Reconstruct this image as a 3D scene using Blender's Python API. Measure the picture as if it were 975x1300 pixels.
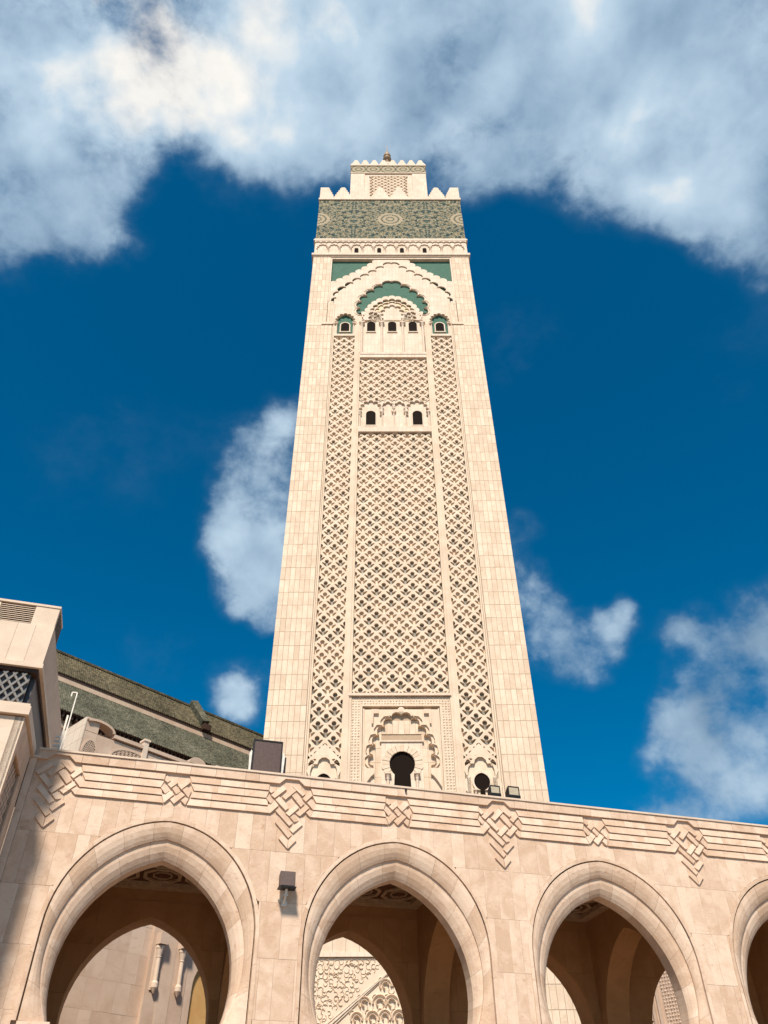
import bpy, bmesh, math, random
from mathutils import Vector, Matrix, geometry
R = math.radians
random.seed(7)
for o in list(bpy.data.objects): bpy.data.objects.remove(o)
scene = bpy.context.scene
col = scene.collection

# ------------------------------------------------------------------ camera
F_PX, PITCH, ROLL = 991.95, 0.7340, -0.0078      # photograph 975 x 1300
EYE = Vector((0, 0, 1.6))
fw = Vector((0, math.cos(PITCH), math.sin(PITCH))); rt = Vector((1, 0, 0)); up = rt.cross(fw)
cr = rt*math.cos(ROLL) + up*math.sin(ROLL); cu = up*math.cos(ROLL) - rt*math.sin(ROLL)
cam_d = bpy.data.cameras.new('camera'); cam = bpy.data.objects.new('camera', cam_d); col.objects.link(cam)
m = Matrix.Identity(4)
for i in range(3):
    m[i][0] = cr[i]; m[i][1] = cu[i]; m[i][2] = -fw[i]; m[i][3] = EYE[i]
cam.matrix_world = m
cam_d.sensor_fit = 'VERTICAL'; cam_d.sensor_height = 36.0; cam_d.lens = F_PX/1300*36
cam_d.clip_start = 0.1; cam_d.clip_end = 6000
scene.camera = cam
scene.render.resolution_x = 768; scene.render.resolution_y = 1024
def ray(u, v):
    return cr*((u-487.5)/F_PX) - cu*((v-650)/F_PX) + fw

# ------------------------------------------------------------------ exposure
scene.view_settings.view_transform = 'Standard'
scene.view_settings.look = 'None'
scene.view_settings.exposure = 0.33
scene.view_settings.gamma = 1.0
scene.view_settings.use_curve_mapping = False

# ------------------------------------------------------------------ node helper
class NT:
    def __init__(s, tree): s.t = tree
    def n(s, typ, **kw):
        nd = s.t.nodes.new(typ)
        for k, v in kw.items(): setattr(nd, k, v)
        return nd
    def put(s, sock, v):
        if isinstance(v, bpy.types.NodeSocket): s.t.links.new(v, sock)
        elif v is not None:
            if sock.type in ('RGBA',) and len(v) == 3: v = (*v, 1)
            sock.default_value = v
    def m(s, op, a, b=None, c=None, clamp=False):
        nd = s.n('ShaderNodeMath', operation=op, use_clamp=clamp)
        for i, v in enumerate((a, b, c)):
            if v is not None: s.put(nd.inputs[i], v)
        return nd.outputs[0]
    def vm(s, op, a, b=None, scale=None):
        nd = s.n('ShaderNodeVectorMath', operation=op)
        s.put(nd.inputs[0], a)
        if b is not None: s.put(nd.inputs[1], b)
        if scale is not None: s.put(nd.inputs['Scale'], scale)
        return nd.outputs['Value'] if op in ('DOT_PRODUCT', 'LENGTH', 'DISTANCE') else nd.outputs[0]
    def noise(s, vec, scale, detail=4, rough=.55, dist=0.0, out='Fac', dim='3D', lac=2.0):
        nd = s.n('ShaderNodeTexNoise', noise_dimensions=dim)
        s.put(nd.inputs['Vector'], vec); s.put(nd.inputs['Scale'], scale); s.put(nd.inputs['Detail'], detail)
        s.put(nd.inputs['Roughness'], rough); s.put(nd.inputs['Distortion'], dist); s.put(nd.inputs['Lacunarity'], lac)
        return nd.outputs[out]
    def mix(s, f, a, b, mode='MIX'):
        nd = s.n('ShaderNodeMix', data_type='RGBA', blend_type=mode)
        s.put(nd.inputs[0], f); s.put(nd.inputs[6], a); s.put(nd.inputs[7], b)
        return nd.outputs[2]
    def ss(s, v, lo, hi, a=0.0, b=1.0):
        nd = s.n('ShaderNodeMapRange', interpolation_type='SMOOTHSTEP')
        for i, x in enumerate((v, lo, hi, a, b)): s.put(nd.inputs[i], x)
        return nd.outputs[0]
    def lin(s, v, lo, hi, a=0.0, b=1.0):
        nd = s.n('ShaderNodeMapRange')
        for i, x in enumerate((v, lo, hi, a, b)): s.put(nd.inputs[i], x)
        return nd.outputs[0]
    def ramp(s, v, stops, interp='LINEAR'):
        nd = s.n('ShaderNodeValToRGB'); s.put(nd.inputs[0], v); cr_ = nd.color_ramp; cr_.interpolation = interp
        while len(cr_.elements) < len(stops): cr_.elements.new(0.5)
        for e, (p, c) in zip(cr_.elements, stops): e.position = p; e.color = (*c, 1)
        return nd.outputs[0]
    def sep(s, v):
        nd = s.n('ShaderNodeSeparateXYZ'); s.put(nd.inputs[0], v); return nd.outputs
    def comb(s, x, y, z):
        nd = s.n('ShaderNodeCombineXYZ')
        for i, v in enumerate((x, y, z)): s.put(nd.inputs[i], v)
        return nd.outputs[0]

# ------------------------------------------------------------------ sun and sky
SUN_EL = R(48)
SUN_H = Vector((-0.10, -0.995, 0)).normalized()          # horizontal direction towards the sun
to_sun = SUN_H*math.cos(SUN_EL) + Vector((0, 0, math.sin(SUN_EL)))
sd = bpy.data.lights.new('sun', 'SUN'); sd.energy = 4.8; sd.angle = R(7.0); sd.color = (1.0, 0.895, 0.75)
sun = bpy.data.objects.new('sun', sd); col.objects.link(sun)
sun.rotation_euler = to_sun.to_track_quat('Z', 'Y').to_euler(); sun.location = to_sun*200

world = bpy.data.worlds.new('World'); scene.world = world; world.use_nodes = True
wt = NT(world.node_tree); world.node_tree.nodes.clear()
sky = wt.n('ShaderNodeTexSky', sky_type='NISHITA'); sky.sun_disc = False
sky.sun_elevation = SUN_EL
sky.sun_rotation = math.atan2(SUN_H.x, SUN_H.y)
sky.altitude = 0; sky.air_density = 1.0; sky.dust_density = 0.25; sky.ozone_density = 3.0
tc = wt.n('ShaderNodeTexCoord').outputs['Generated']
dirn = wt.vm('NORMALIZE', tc)
# the clear sky, a little deeper and greener as the photograph's film look has it
blue = wt.mix(1.0, sky.outputs[0], (0.0, 0.60, 0.82), 'MULTIPLY')
# clouds: a layer seen from below (direction divided by height); banks stand where the photograph shows them
dz = wt.sep(dirn)
hz = wt.m('MAXIMUM', wt.m('ADD', dz[2], 0.12), 0.06)
pl = wt.comb(wt.m('DIVIDE', dz[0], hz), wt.m('DIVIDE', dz[1], hz), 0.0)
warp = wt.vm('SCALE', wt.vm('SUBTRACT', wt.noise(dirn, 3.2, 3, .5, 0, 'Color'), (0.5, 0.5, 0.5)), scale=0.16)
warp2 = wt.vm('SCALE', wt.vm('SUBTRACT', wt.noise(dirn, 11.0, 4, .55, 0, 'Color'), (0.5, 0.5, 0.5)), scale=0.07)
dw = wt.vm('ADD', wt.vm('ADD', dirn, warp), warp2)
BANKS = [  # photo pixel of the bank's middle, radius in pixels, weight
 (130, 70, 100, .95), (60, 110, 90, .8), (240, 40, 110, .85), (360, 50, 120, .8), (480, 50, 130, .85), (600, 50, 130, .8), (740, 60, 140, .75), (880, 80, 150, .8),
 (960, 180, 110, .75), (300, 140, 75, .55), (400, 160, 70, .55), (480, 170, 60, .45), (560, 160, 90, .6), (600, 245, 40, .38), (690, 170, 75, .5), (800, 200, 80, .6), (880, 240, 70, .5), (950, 290, 60, .42),
 (50, 270, 75, .68), (110, 300, 68, .64), (150, 310, 42, .45), (100, 345, 42, .4), (30, 330, 48, .42), (110, 200, 80, .42), (30, 190, 60, .35), (170, 215, 48, .32),
 (330, 585, 42, .68), (355, 565, 36, .6), (310, 640, 46, .75), (345, 650, 60, .85), (262, 675, 34, .65), (300, 680, 40, .6), (330, 705, 52, .85), (350, 745, 42, .75), (345, 780, 20, .45),
 (315, 890, 46, .85), (300, 905, 34, .6),
 (680, 765, 38, .7), (690, 800, 42, .8), (735, 808, 40, .78), (768, 785, 28, .65), (788, 764, 16, .45),
 (850, 805, 32, .72), (900, 810, 50, .85), (960, 800, 56, .9), (890, 840, 34, .6), (960, 850, 36, .6), (845, 890, 40, .75), (870, 920, 52, .85), (815, 928, 32, .65), (930, 930, 56, .85),
 (968, 905, 36, .55), (860, 955, 26, .5), (785, 1035, 46, .85), (850, 1025, 44, .85), (920, 1012, 50, .9), (965, 985, 46, .8), (740, 1040, 32, .7),
 (680, 435, 50, .26), (665, 690, 30, .36), (140, 560, 80, .22), (205, 830, 50, .22), (650, 470, 40, .18), (910, 460, 60, .16), (270, 560, 50, .16),
 (480, -150, 320, .85), (-200, 110, 270, .85), (1200, 210, 220, .75), (1200, 950, 240, .75), (100, -150, 250, .85), (850, -120, 250, .75)]
acc = None
for (u, v, r_, wgt) in BANKS:
    d0 = ray(u, v).normalized()
    px = F_PX*(1+((u-487.5)**2+(v-650)**2)/F_PX**2)**0.5
    dist = wt.vm('DISTANCE', dw, tuple(d0))
    g = wt.ss(dist, 0.15*r_/px, 1.6*r_/px, wgt*.92, 0.0)
    acc = g if acc is None else wt.m('SUBTRACT', wt.m('ADD', acc, g), wt.m('MULTIPLY', acc, g))
# elsewhere in the sky the same broken cloud goes on
view_mid = ray(487, 560).normalized()
away = wt.ss(wt.vm('DISTANCE', dirn, tuple(view_mid)), 0.80, 1.05)
broken = wt.m('MULTIPLY', away, wt.ss(wt.noise(pl, 0.9, 2, .5), 0.44, 0.62, 0.0, 0.75))
acc = wt.m('MAXIMUM', acc, broken)
n1 = wt.noise(wt.vm('MULTIPLY', dirn, (1.0, 1.0, 1.15)), 6.5, 8, .57, 0.12)
n2 = wt.noise(wt.vm('MULTIPLY', dirn, (1.0, 1.0, 1.2)), 20.0, 8, .60, 0.2)
fb = wt.m('ADD', wt.m('MULTIPLY', wt.m('SUBTRACT', n1, 0.5), 1.75), wt.m('MULTIPLY', wt.m('SUBTRACT', n2, 0.5), 0.85))
dens = wt.m('ADD', acc, wt.m('MULTIPLY', fb, wt.ss(acc, 0.0, 0.45, 0.25, 1.0)))
alpha = wt.m('ADD', wt.ss(dens, 0.26, 0.84, 0.0, 0.60), wt.ss(dens, 0.05, 1.15, 0.0, 0.38))
# shading: billows turned to the sun stay bright, the others go blue-grey
off = (0.030, 0.020, -0.030)
nb = wt.noise(wt.vm('ADD', dirn, off), 6.0, 4, .50, 0.2)
na = wt.noise(dirn, 6.0, 4, .50, 0.2)
soft = wt.noise(dirn, 3.0, 3, .5, 0.3)
sh = wt.m('ADD', wt.m('MULTIPLY', wt.m('SUBTRACT', nb, na), 1.5), wt.m('ADD', 0.52, wt.m('MULTIPLY', wt.m('SUBTRACT', soft, .5), 1.5)))
sh = wt.m('ADD', sh, wt.m('MULTIPLY', wt.m('SUBTRACT', dens, .85), 0.34))
brightbank = wt.ss(wt.vm('DISTANCE', dw, tuple(ray(170, 70).normalized())), 0.02, 0.26, 0.36, 0.0)   # the thick sunlit bank
sh = wt.m('ADD', sh, brightbank, clamp=True)
ccol = wt.ramp(sh, [(0.0, (0.20, 0.31, 0.44)), (0.35, (0.34, 0.48, 0.63)), (0.72, (0.55, 0.70, 0.83)), (1.0, (1.0, 0.97, 0.91))])
bg1 = wt.n('ShaderNodeBackground'); wt.put(bg1.inputs[0], blue); bg1.inputs[1].default_value = 0.102
bg2 = wt.n('ShaderNodeBackground'); wt.put(bg2.inputs[0], ccol); bg2.inputs[1].default_value = 0.80
mx = wt.n('ShaderNodeMixShader'); wt.put(mx.inputs[0], alpha)
wt.t.links.new(bg1.outputs[0], mx.inputs[1]); wt.t.links.new(bg2.outputs[0], mx.inputs[2])
wo = wt.n('ShaderNodeOutputWorld'); wt.t.links.new(mx.outputs[0], wo.inputs[0])

# ------------------------------------------------------------------ materials
def new_mat(name):
    mt = bpy.data.materials.new(name); mt.use_nodes = True
    t = NT(mt.node_tree); mt.node_tree.nodes.clear()
    b = t.n('ShaderNodeBsdfPrincipled'); o = t.n('ShaderNodeOutputMaterial')
    t.t.links.new(b.outputs[0], o.inputs[0])
    return mt, t, b
def piece_random(t):
    oi = t.n('ShaderNodeObjectInfo').outputs['Random']
    ge = t.n('ShaderNodeNewGeometry').outputs['Random Per Island']
    return t.m('FRACT', t.m('ADD', t.m('MULTIPLY', oi, 7.31), t.m('MULTIPLY', ge, 3.77)))
def stone(name, ca, cb, cdark, mottling=.5, nscale=2.2, rough=.62, bump=.25, per_piece=.7, streak=0.0, joints=None):
    mt, t, b = new_mat(name)
    rnd = piece_random(t)
    oc = t.n('ShaderNodeTexCoord').outputs['Object']
    pos = t.vm('ADD', oc, t.comb(t.m('MULTIPLY', rnd, 37.0), t.m('MULTIPLY', rnd, 53.0), t.m('MULTIPLY', rnd, 71.0)))
    big = t.noise(pos, nscale, 6, .62, 0.6)
    fine = t.noise(pos, nscale*9, 5, .65, 0.3)
    vein = t.noise(t.vm('MULTIPLY', pos, (1.0, 1.0, 2.4)), nscale*1.7, 7, .7, 1.6)
    f = t.m('ADD', t.m('MULTIPLY', t.m('SUBTRACT', rnd, .5), per_piece), t.ss(big, .32, .68, .08, .92), clamp=True)
    c = t.mix(f, ca, cb)
    dk = t.m('MULTIPLY', t.ss(vein, .55, .74), mottling)
    c = t.mix(dk, c, cdark)
    pale = t.m('MULTIPLY', t.ss(fine, .56, .78), mottling*.55)
    c = t.mix(pale, c, tuple(min(.92, x*1.28) for x in cb))
    pores = t.noise(t.vm('MULTIPLY', pos, (1.0, 1.0, 1.8)), nscale*22, 3, .7, .4)
    c = t.mix(t.m('MULTIPLY', t.ss(pores, .60, .74), mottling*.8), c, cdark)
    if streak:
        st = t.noise(t.vm('MULTIPLY', oc, (2.2, 2.2, .12)), 1.0, 5, .6)
        c = t.mix(t.m('MULTIPLY', t.ss(st, .52, .75), streak), c, cdark)
    if joints:
        br = t.n('ShaderNodeTexBrick'); sx = t.sep(oc); t.put(br.inputs['Vector'], t.comb(t.m('ADD', sx[0], sx[1]), sx[2], 0.0))
        br.inputs['Scale'].default_value = 1.0; br.inputs['Brick Width'].default_value = joints[0]; br.inputs['Row Height'].default_value = joints[1]
        br.inputs['Mortar Size'].default_value = .02; br.inputs['Mortar Smooth'].default_value = .3; br.offset = 0.0
        br.inputs['Color1'].default_value = (1, 1, 1, 1); br.inputs['Color2'].default_value = (.90, .87, .84, 1); br.inputs['Mortar'].default_value = (.72, .64, .56, 1)
        c = t.mix(.8, c, br.outputs[0], 'MULTIPLY')
    t.put(b.inputs['Base Color'], c)
    t.put(b.inputs['Roughness'], t.lin(fine, .3, .7, rough-.08, rough+.12))
    b.inputs['Specular IOR Level'].default_value = .12
    bp = t.n('ShaderNodeBump'); bp.inputs['Strength'].default_value = bump; bp.inputs['Distance'].default_value = .012
    t.put(bp.inputs['Height'], fine); t.t.links.new(bp.outputs[0], b.inputs['Normal'])
    return mt
MAT = {}
MAT['travertine'] = stone('travertine', (.56, .39, .278), (.72, .548, .425), (.42, .235, .145), .72, 1.9, .55, .4, .85, .2)
MAT['travertine_joint'] = stone('travertine_joint', (.36, .25, .175), (.42, .30, .215), (.28, .18, .12), .4, 3, .8, .2, .1)
MAT['tower_stone'] = stone('tower_stone', (.60, .455, .335), (.74, .60, .465), (.50, .33, .225), .42, .5, .65, .15, .7, .28)
MAT['tower_joint'] = stone('tower_joint', (.40, .29, .20), (.46, .34, .24), (.34, .24, .16), .4, 1, .8, .1, .1)
MAT['carved_stone'] = stone('carved_stone', (.62, .48, .36), (.72, .585, .455), (.50, .345, .24), .35, .5, .7, .15, .35, .22)
MAT['white_stone'] = stone('white_stone', (.67, .54, .43), (.76, .635, .52), (.57, .43, .32), .25, .6, .7, .1, .3, joints=(.52, 1.2))
MAT['pale_coping'] = stone('pale_coping', (.61, .475, .37), (.70, .56, .445), (.42, .28, .20), .35, 1.2, .6, .2, .4)
MAT['pink_stone'] = stone('pink_stone', (.50, .36, .27), (.60, .46, .36), (.38, .25, .18), .4, .8, .65, .2, .5, .15)
def plain(name, c, rough=.6, metal=0.0, var=.12, scale=6, spec=.4):
    mt, t, b = new_mat(name)
    oc = t.n('ShaderNodeTexCoord').outputs['Object']
    nz = t.noise(oc, scale, 5, .6)
    t.put(b.inputs['Base Color'], t.mix(t.ss(nz, .3, .7), tuple(x*(1-var) for x in c), tuple(min(1, x*(1+var)) for x in c)))
    t.put(b.inputs['Roughness'], t.lin(nz, .2, .8, rough-.1, rough+.1)); b.inputs['Metallic'].default_value = metal
    b.inputs['Specular IOR Level'].default_value = spec
    return mt
MAT['dark_opening'] = plain('dark_opening', (.012, .007, .005), .9, spec=.1)  # near-black colour; in windows and doorways it stands for interior shade
MAT['green_zellige'] = None
MAT['grey_tile'] = plain('grey_tile', (.20, .165, .12), .5, var=.35, scale=9)
MAT['brown_metal'] = plain('brown_metal', (.085, .052, .045), .5, .1, .12, 14)
MAT['black_metal'] = plain('black_metal', (.014, .012, .012), .45, .3)
MAT['pale_metal'] = plain('pale_metal', (.66, .62, .56), .45, .1)
MAT['lamp_glass'] = plain('lamp_glass', (.44, .37, .27), .25, 0, .1, 10)
MAT['ochre'] = plain('ochre', (.42, .29, .12), .5, var=.5, scale=3)
MAT['gilt'] = plain('gilt', (.36, .23, .13), .55, .0)
MAT['ceiling_red'] = plain('ceiling_red', (.12, .045, .02), .6, var=.4, scale=5)
MAT['ceiling_cream'] = plain('ceiling_cream', (.46, .32, .20), .6, var=.2, scale=7)
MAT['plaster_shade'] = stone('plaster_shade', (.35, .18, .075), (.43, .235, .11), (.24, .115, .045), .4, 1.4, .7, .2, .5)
MAT['dark_timber'] = plain('dark_timber', (.045, .022, .014), .7, var=.4, scale=3)
def green_mat():
    mt, t, b = new_mat('green_zellige')
    oc = t.n('ShaderNodeTexCoord').outputs['Object']
    br = t.n('ShaderNodeTexBrick'); sx = t.sep(oc)
    t.put(br.inputs['Vector'], t.comb(sx[0], sx[2], 0.0)); br.inputs['Scale'].default_value = 1.6
    br.inputs['Mortar Size'].default_value = .03
    br.inputs['Color1'].default_value = (.038, .118, .082, 1); br.inputs['Color2'].default_value = (.066, .168, .122, 1); br.inputs['Mortar'].default_value = (.07, .13, .10, 1)
    nz = t.noise(oc, .5, 5, .6)
    t.put(b.inputs['Base Color'], t.mix(t.m('MULTIPLY', t.ss(nz, .45, .7), .35), br.outputs[0], (.085, .16, .12)))
    b.inputs['Roughness'].default_value = .7; b.inputs['Specular IOR Level'].default_value = .1
    MAT['green_zellige'] = mt
green_mat()
def mosaic_mat(name, zc, period, kk, kind=0):
    """zellige: rosettes on the middle line, interlaced stars between them"""
    mt, t, b = new_mat(name)
    oc = t.n('ShaderNodeTexCoord').outputs['Object']; sx = t.sep(oc)
    nrm = t.sep(t.n('ShaderNodeTexCoord').outputs['Normal'])
    onside = t.ss(t.m('ABSOLUTE', nrm[0]), .4, .6)
    u = t.m('ADD', t.m('MULTIPLY', sx[0], t.m('SUBTRACT', 1.0, onside)), t.m('MULTIPLY', t.m('SUBTRACT', sx[1], 12.5), onside))
    v = t.m('SUBTRACT', sx[2], zc)
    du = t.m('PINGPONG', u, period/2)
    r = t.m('SQRT', t.m('ADD', t.m('MULTIPLY', du, du), t.m('MULTIPLY', v, v)))
    th = t.m('ARCTAN2', v, du)
    dv2 = t.m('SUBTRACT', t.m('ABSOLUTE', v), kk*.5)
    du2 = t.m('SUBTRACT', du, period/2)
    r2 = t.m('SQRT', t.m('ADD', t.m('MULTIPLY', du2, du2), t.m('MULTIPLY', dv2, dv2)))
    th2 = t.m('ARCTAN2', dv2, du2)
    far = t.m('GREATER_THAN', r, r2)
    def pick(a, bb): return t.m('ADD', t.m('MULTIPLY', a, t.m('SUBTRACT', 1.0, far)), t.m('MULTIPLY', bb, far))
    rr = pick(r, r2); tt = pick(t.m('MULTIPLY', th, 16.0), t.m('MULTIPLY', th2, 12.0))
    ring = t.m('SINE', t.m('MULTIPLY', rr, 6.2))
    ray_ = t.m('SINE', t.m('ADD', tt, t.m('MULTIPLY', t.m('FLOOR', t.m('MULTIPLY', rr, .99)), 3.14159)))
    petals = t.m('MULTIPLY', ring, ray_)
    fine = t.m('MULTIPLY', t.m('SINE', t.m('ADD', t.m('MULTIPLY', rr, 11.0), tt)), t.m('SINE', t.m('SUBTRACT', t.m('MULTIPLY', rr, 11.0), tt)))
    vo = t.n('ShaderNodeTexVoronoi'); t.put(vo.inputs['Vector'], t.comb(t.m('ABSOLUTE', du), t.m('ABSOLUTE', v), 0.0)); vo.inputs['Scale'].default_value = 3.0
    cellv = t.sep(vo.outputs['Color'])[0]
    star = t.m('MULTIPLY', t.m('SINE', t.m('MULTIPLY', t.m('ADD', du, v), 2*math.pi/(period/4))), t.m('SINE', t.m('MULTIPLY', t.m('SUBTRACT', du, v), 2*math.pi/(period/4))))
    s1 = t.m('ADD', t.m('MULTIPLY', petals, .30), t.m('ADD', t.m('MULTIPLY', fine, .30), t.m('ADD', .14, t.m('ADD', t.m('MULTIPLY', star, .10), t.m('MULTIPLY', cellv, .62)))), clamp=True)
    c = t.ramp(s1, [(0.0, (.008, .024, .024)), (.22, (.025, .075, .07)), (.38, (.065, .12, .085)), (.46, (.30, .155, .03)), (.55, (.47, .41, .30)), (.66, (.035, .07, .075)), (.80, (.34, .20, .05)), (.90, (.05, .09, .08))], 'CONSTANT')
    t_star = t.ss(t.m('ABSOLUTE', star), .0, .10, 1.0, 0.0)
    c = t.mix(t.m('MULTIPLY', t_star, .35), c, (.30, .25, .16))
    # pale heart and pale petal rings of each rosette
    heart = t.m('MULTIPLY', t.ss(r, 2.3, 2.7, 1.0, 0.0), t.m('GREATER_THAN', t.m('ADD', t.m('SINE', t.m('MULTIPLY', r, 7.5)), t.m('MULTIPLY', t.m('SINE', t.m('MULTIPLY', th, 24.0)), .5)), -.25))
    c = t.mix(heart, c, (.38, .30, .20))
    t.put(b.inputs['Base Color'], c); b.inputs['Roughness'].default_value = .7; b.inputs['Specular IOR Level'].default_value = .1
    MAT[name] = mt
mosaic_mat('zellige_frieze', 129.0, 12.5, 13.6)
mosaic_mat('zellige_small', 159.1, 3.0, 3.4)
def roof_mat(name, mul):
    mt, t, b = new_mat(name)
    oc = t.n('ShaderNodeTexCoord').outputs['Object']; sx = t.sep(oc)
    vo = t.n('ShaderNodeTexVoronoi'); t.put(vo.inputs['Vector'], t.vm('MULTIPLY', oc, (1.0, 1.0, 1.0))); vo.inputs['Scale'].default_value = 4.5
    cv = t.sep(vo.outputs['Color'])[0]
    nz = t.noise(oc, .25, 5, .65); n3 = t.noise(oc, 2.6, 5, .7)
    f = t.m('ADD', t.m('MULTIPLY', cv, .6), t.m('MULTIPLY', t.m('SUBTRACT', nz, .35), 1.2), clamp=True)
    c = t.ramp(f, [(0, (.034, .034, .024)), (.35, (.086, .083, .060)), (.65, (.135, .128, .094)), (1, (.23, .205, .15))])
    c = t.mix(t.m('MULTIPLY', t.ss(n3, .55, .75), .5), c, (.20, .14, .075))
    c = t.mix(1.0, c, mul, 'MULTIPLY')
    t.put(b.inputs['Base Color'], c); b.inputs['Roughness'].default_value = .8; b.inputs['Specular IOR Level'].default_value = .1
    MAT[name] = mt
roof_mat('green_roof_tile', (.80, .82, .82)); roof_mat('olive_roof_tile', (.85, .76, .66))
def ground_mat():
    mt, t, b = new_mat('plaza_paving')
    oc = t.n('ShaderNodeTexCoord').outputs['Object']
    br = t.n('ShaderNodeTexBrick'); t.put(br.inputs['Vector'], oc); br.inputs['Scale'].default_value = .5
    br.inputs['Color1'].default_value = (.25, .175, .12, 1); br.inputs['Color2'].default_value = (.30, .215, .15, 1); br.inputs['Mortar'].default_value = (.17, .12, .08, 1)
    br.inputs['Mortar Size'].default_value = .01
    nz = t.noise(oc, .3, 6, .6)
    t.put(b.inputs['Base Color'], t.mix(t.m('MULTIPLY', nz, .4), br.outputs[0], (.22, .145, .095))); b.inputs['Roughness'].default_value = .6
    MAT['plaza_paving'] = mt
ground_mat()

# ------------------------------------------------------------------ mesh helpers
UPPER = False
def UY(y): return .06+(y-.06)*.70 if (UPPER and .06 < y < .85) else y
class MB:
    def __init__(s): s.v = []; s.f = []; s.mi = []
    def face(s, pts, mi=0):
        i = len(s.v); s.v.extend(pts); s.f.append(tuple(range(i, i+len(pts)))); s.mi.append(mi)
    def box(s, x0, x1, y0, y1, z0, z1, mi=0):
        i = len(s.v); y0 = UY(y0); y1 = UY(y1)
        s.v.extend([(x0,y0,z0),(x1,y0,z0),(x1,y1,z0),(x0,y1,z0),(x0,y0,z1),(x1,y0,z1),(x1,y1,z1),(x0,y1,z1)])
        for f in ((0,3,2,1),(4,5,6,7),(0,1,5,4),(1,2,6,5),(2,3,7,6),(3,0,4,7)):
            s.f.append(tuple(i+k for k in f)); s.mi.append(mi)
        return s
    def prism(s, loop, y0, y1, mi=0, back=True, holes=(), tr=None):
        """loop in (x,z) extruded from y0 (front) to y1 (back)"""
        tr = tr or (lambda x, y, z: (x, y, z)); y0 = UY(y0); y1 = UY(y1)
        loops = [loop] + list(holes)
        flat = [p for l in loops for p in l]
        tris = geometry.tessellate_polygon([[Vector((p[0], p[1], 0)) for p in l] for l in loops])
        i = len(s.v); n = len(flat)
        s.v.extend(tr(p[0], y0, p[1]) for p in flat); s.v.extend(tr(p[0], y1, p[1]) for p in flat)
        for a in tris:
            s.f.append(tuple(i+k for k in a)); s.mi.append(mi)
            if back: s.f.append(tuple(i+n+k for k in reversed(a))); s.mi.append(mi)
        b = 0
        for l in loops:
            L = len(l)
            for k in range(L):
                a, c = i+b+k, i+b+(k+1) % L
                s.f.append((a, c, c+n, a+n)); s.mi.append(mi)
            b += L
        return s
    def lathe(s, prof, cx, cy, cz, seg=20, mi=0):
        i = len(s.v); cy = UY(cy)
        for r, z in prof:
            for k in range(seg):
                a = 2*math.pi*k/seg; s.v.append((cx+r*math.cos(a), cy+r*math.sin(a), cz+z))
        for j in range(len(prof)-1):
            for k in range(seg):
                a = i+j*seg+k; b = i+j*seg+(k+1) % seg
                s.f.append((a, b, b+seg, a+seg)); s.mi.append(mi)
        s.f.append(tuple(i+k for k in reversed(range(seg)))); s.mi.append(mi)
        s.f.append(tuple(i+(len(prof)-1)*seg+k for k in range(seg))); s.mi.append(mi)
        return s
    def bar(s, a, b, w, h=None, mi=0):
        """square bar between two points"""
        h = h or w; a = Vector(a); b = Vector(b); d = (b-a).normalized()
        u = d.cross(Vector((0, 1, 0)))
        if u.length < 1e-3: u = Vector((1, 0, 0))
        u.normalize(); v = d.cross(u)
        P = [p + u*sx*w/2 + v*sy*h/2 for p in (a, b) for sx, sy in ((-1,-1),(1,-1),(1,1),(-1,1))]
        i = len(s.v); s.v.extend(tuple(p) for p in P)
        for f in ((0,1,2,3),(7,6,5,4),(0,4,5,1),(1,5,6,2),(2,6,7,3),(3,7,4,0)):
            s.f.append(tuple(i+k for k in f)); s.mi.append(mi)
        return s
    def mesh(s, name, mats, fix=True, smooth=False):
        me = bpy.data.meshes.new(name); me.from_pydata([tuple(p) for p in s.v], [], s.f)
        for mm in mats: me.materials.append(MAT[mm])
        if len(mats) > 1: me.polygons.foreach_set('material_index', s.mi)
        if fix:
            bm = bmesh.new(); bm.from_mesh(me); bmesh.ops.remove_doubles(bm, verts=bm.verts, dist=1e-4)
            bmesh.ops.recalc_face_normals(bm, faces=bm.faces); bm.to_mesh(me); bm.free()
        if smooth: me.polygons.foreach_set('use_smooth', [True]*len(me.polygons))
        me.update(); return me
def link(name, me, parent=None, loc=None):
    o = bpy.data.objects.new(name, me); col.objects.link(o)
    if parent is not None: o.parent = parent
    if loc is not None: o.location = loc
    return o
def part(name, mb, mats, parent=None, smooth=False, loc=None):
    if isinstance(mats, str): mats = [mats]
    return link(name, mb.mesh(name, mats, smooth=smooth), parent, loc)
def thing(name, label, cat, loc=(0,0,0), rz=0.0, group=None):
    o = bpy.data.objects.new(name, None); col.objects.link(o); o.empty_display_size = .5
    o.location = loc; o.rotation_euler = (0, 0, rz); o['label'] = label; o['category'] = cat
    if group: o['group'] = group
    return o
def rect(x0, x1, z0, z1): return [(x0, z0), (x1, z0), (x1, z1), (x0, z1)]

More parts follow.
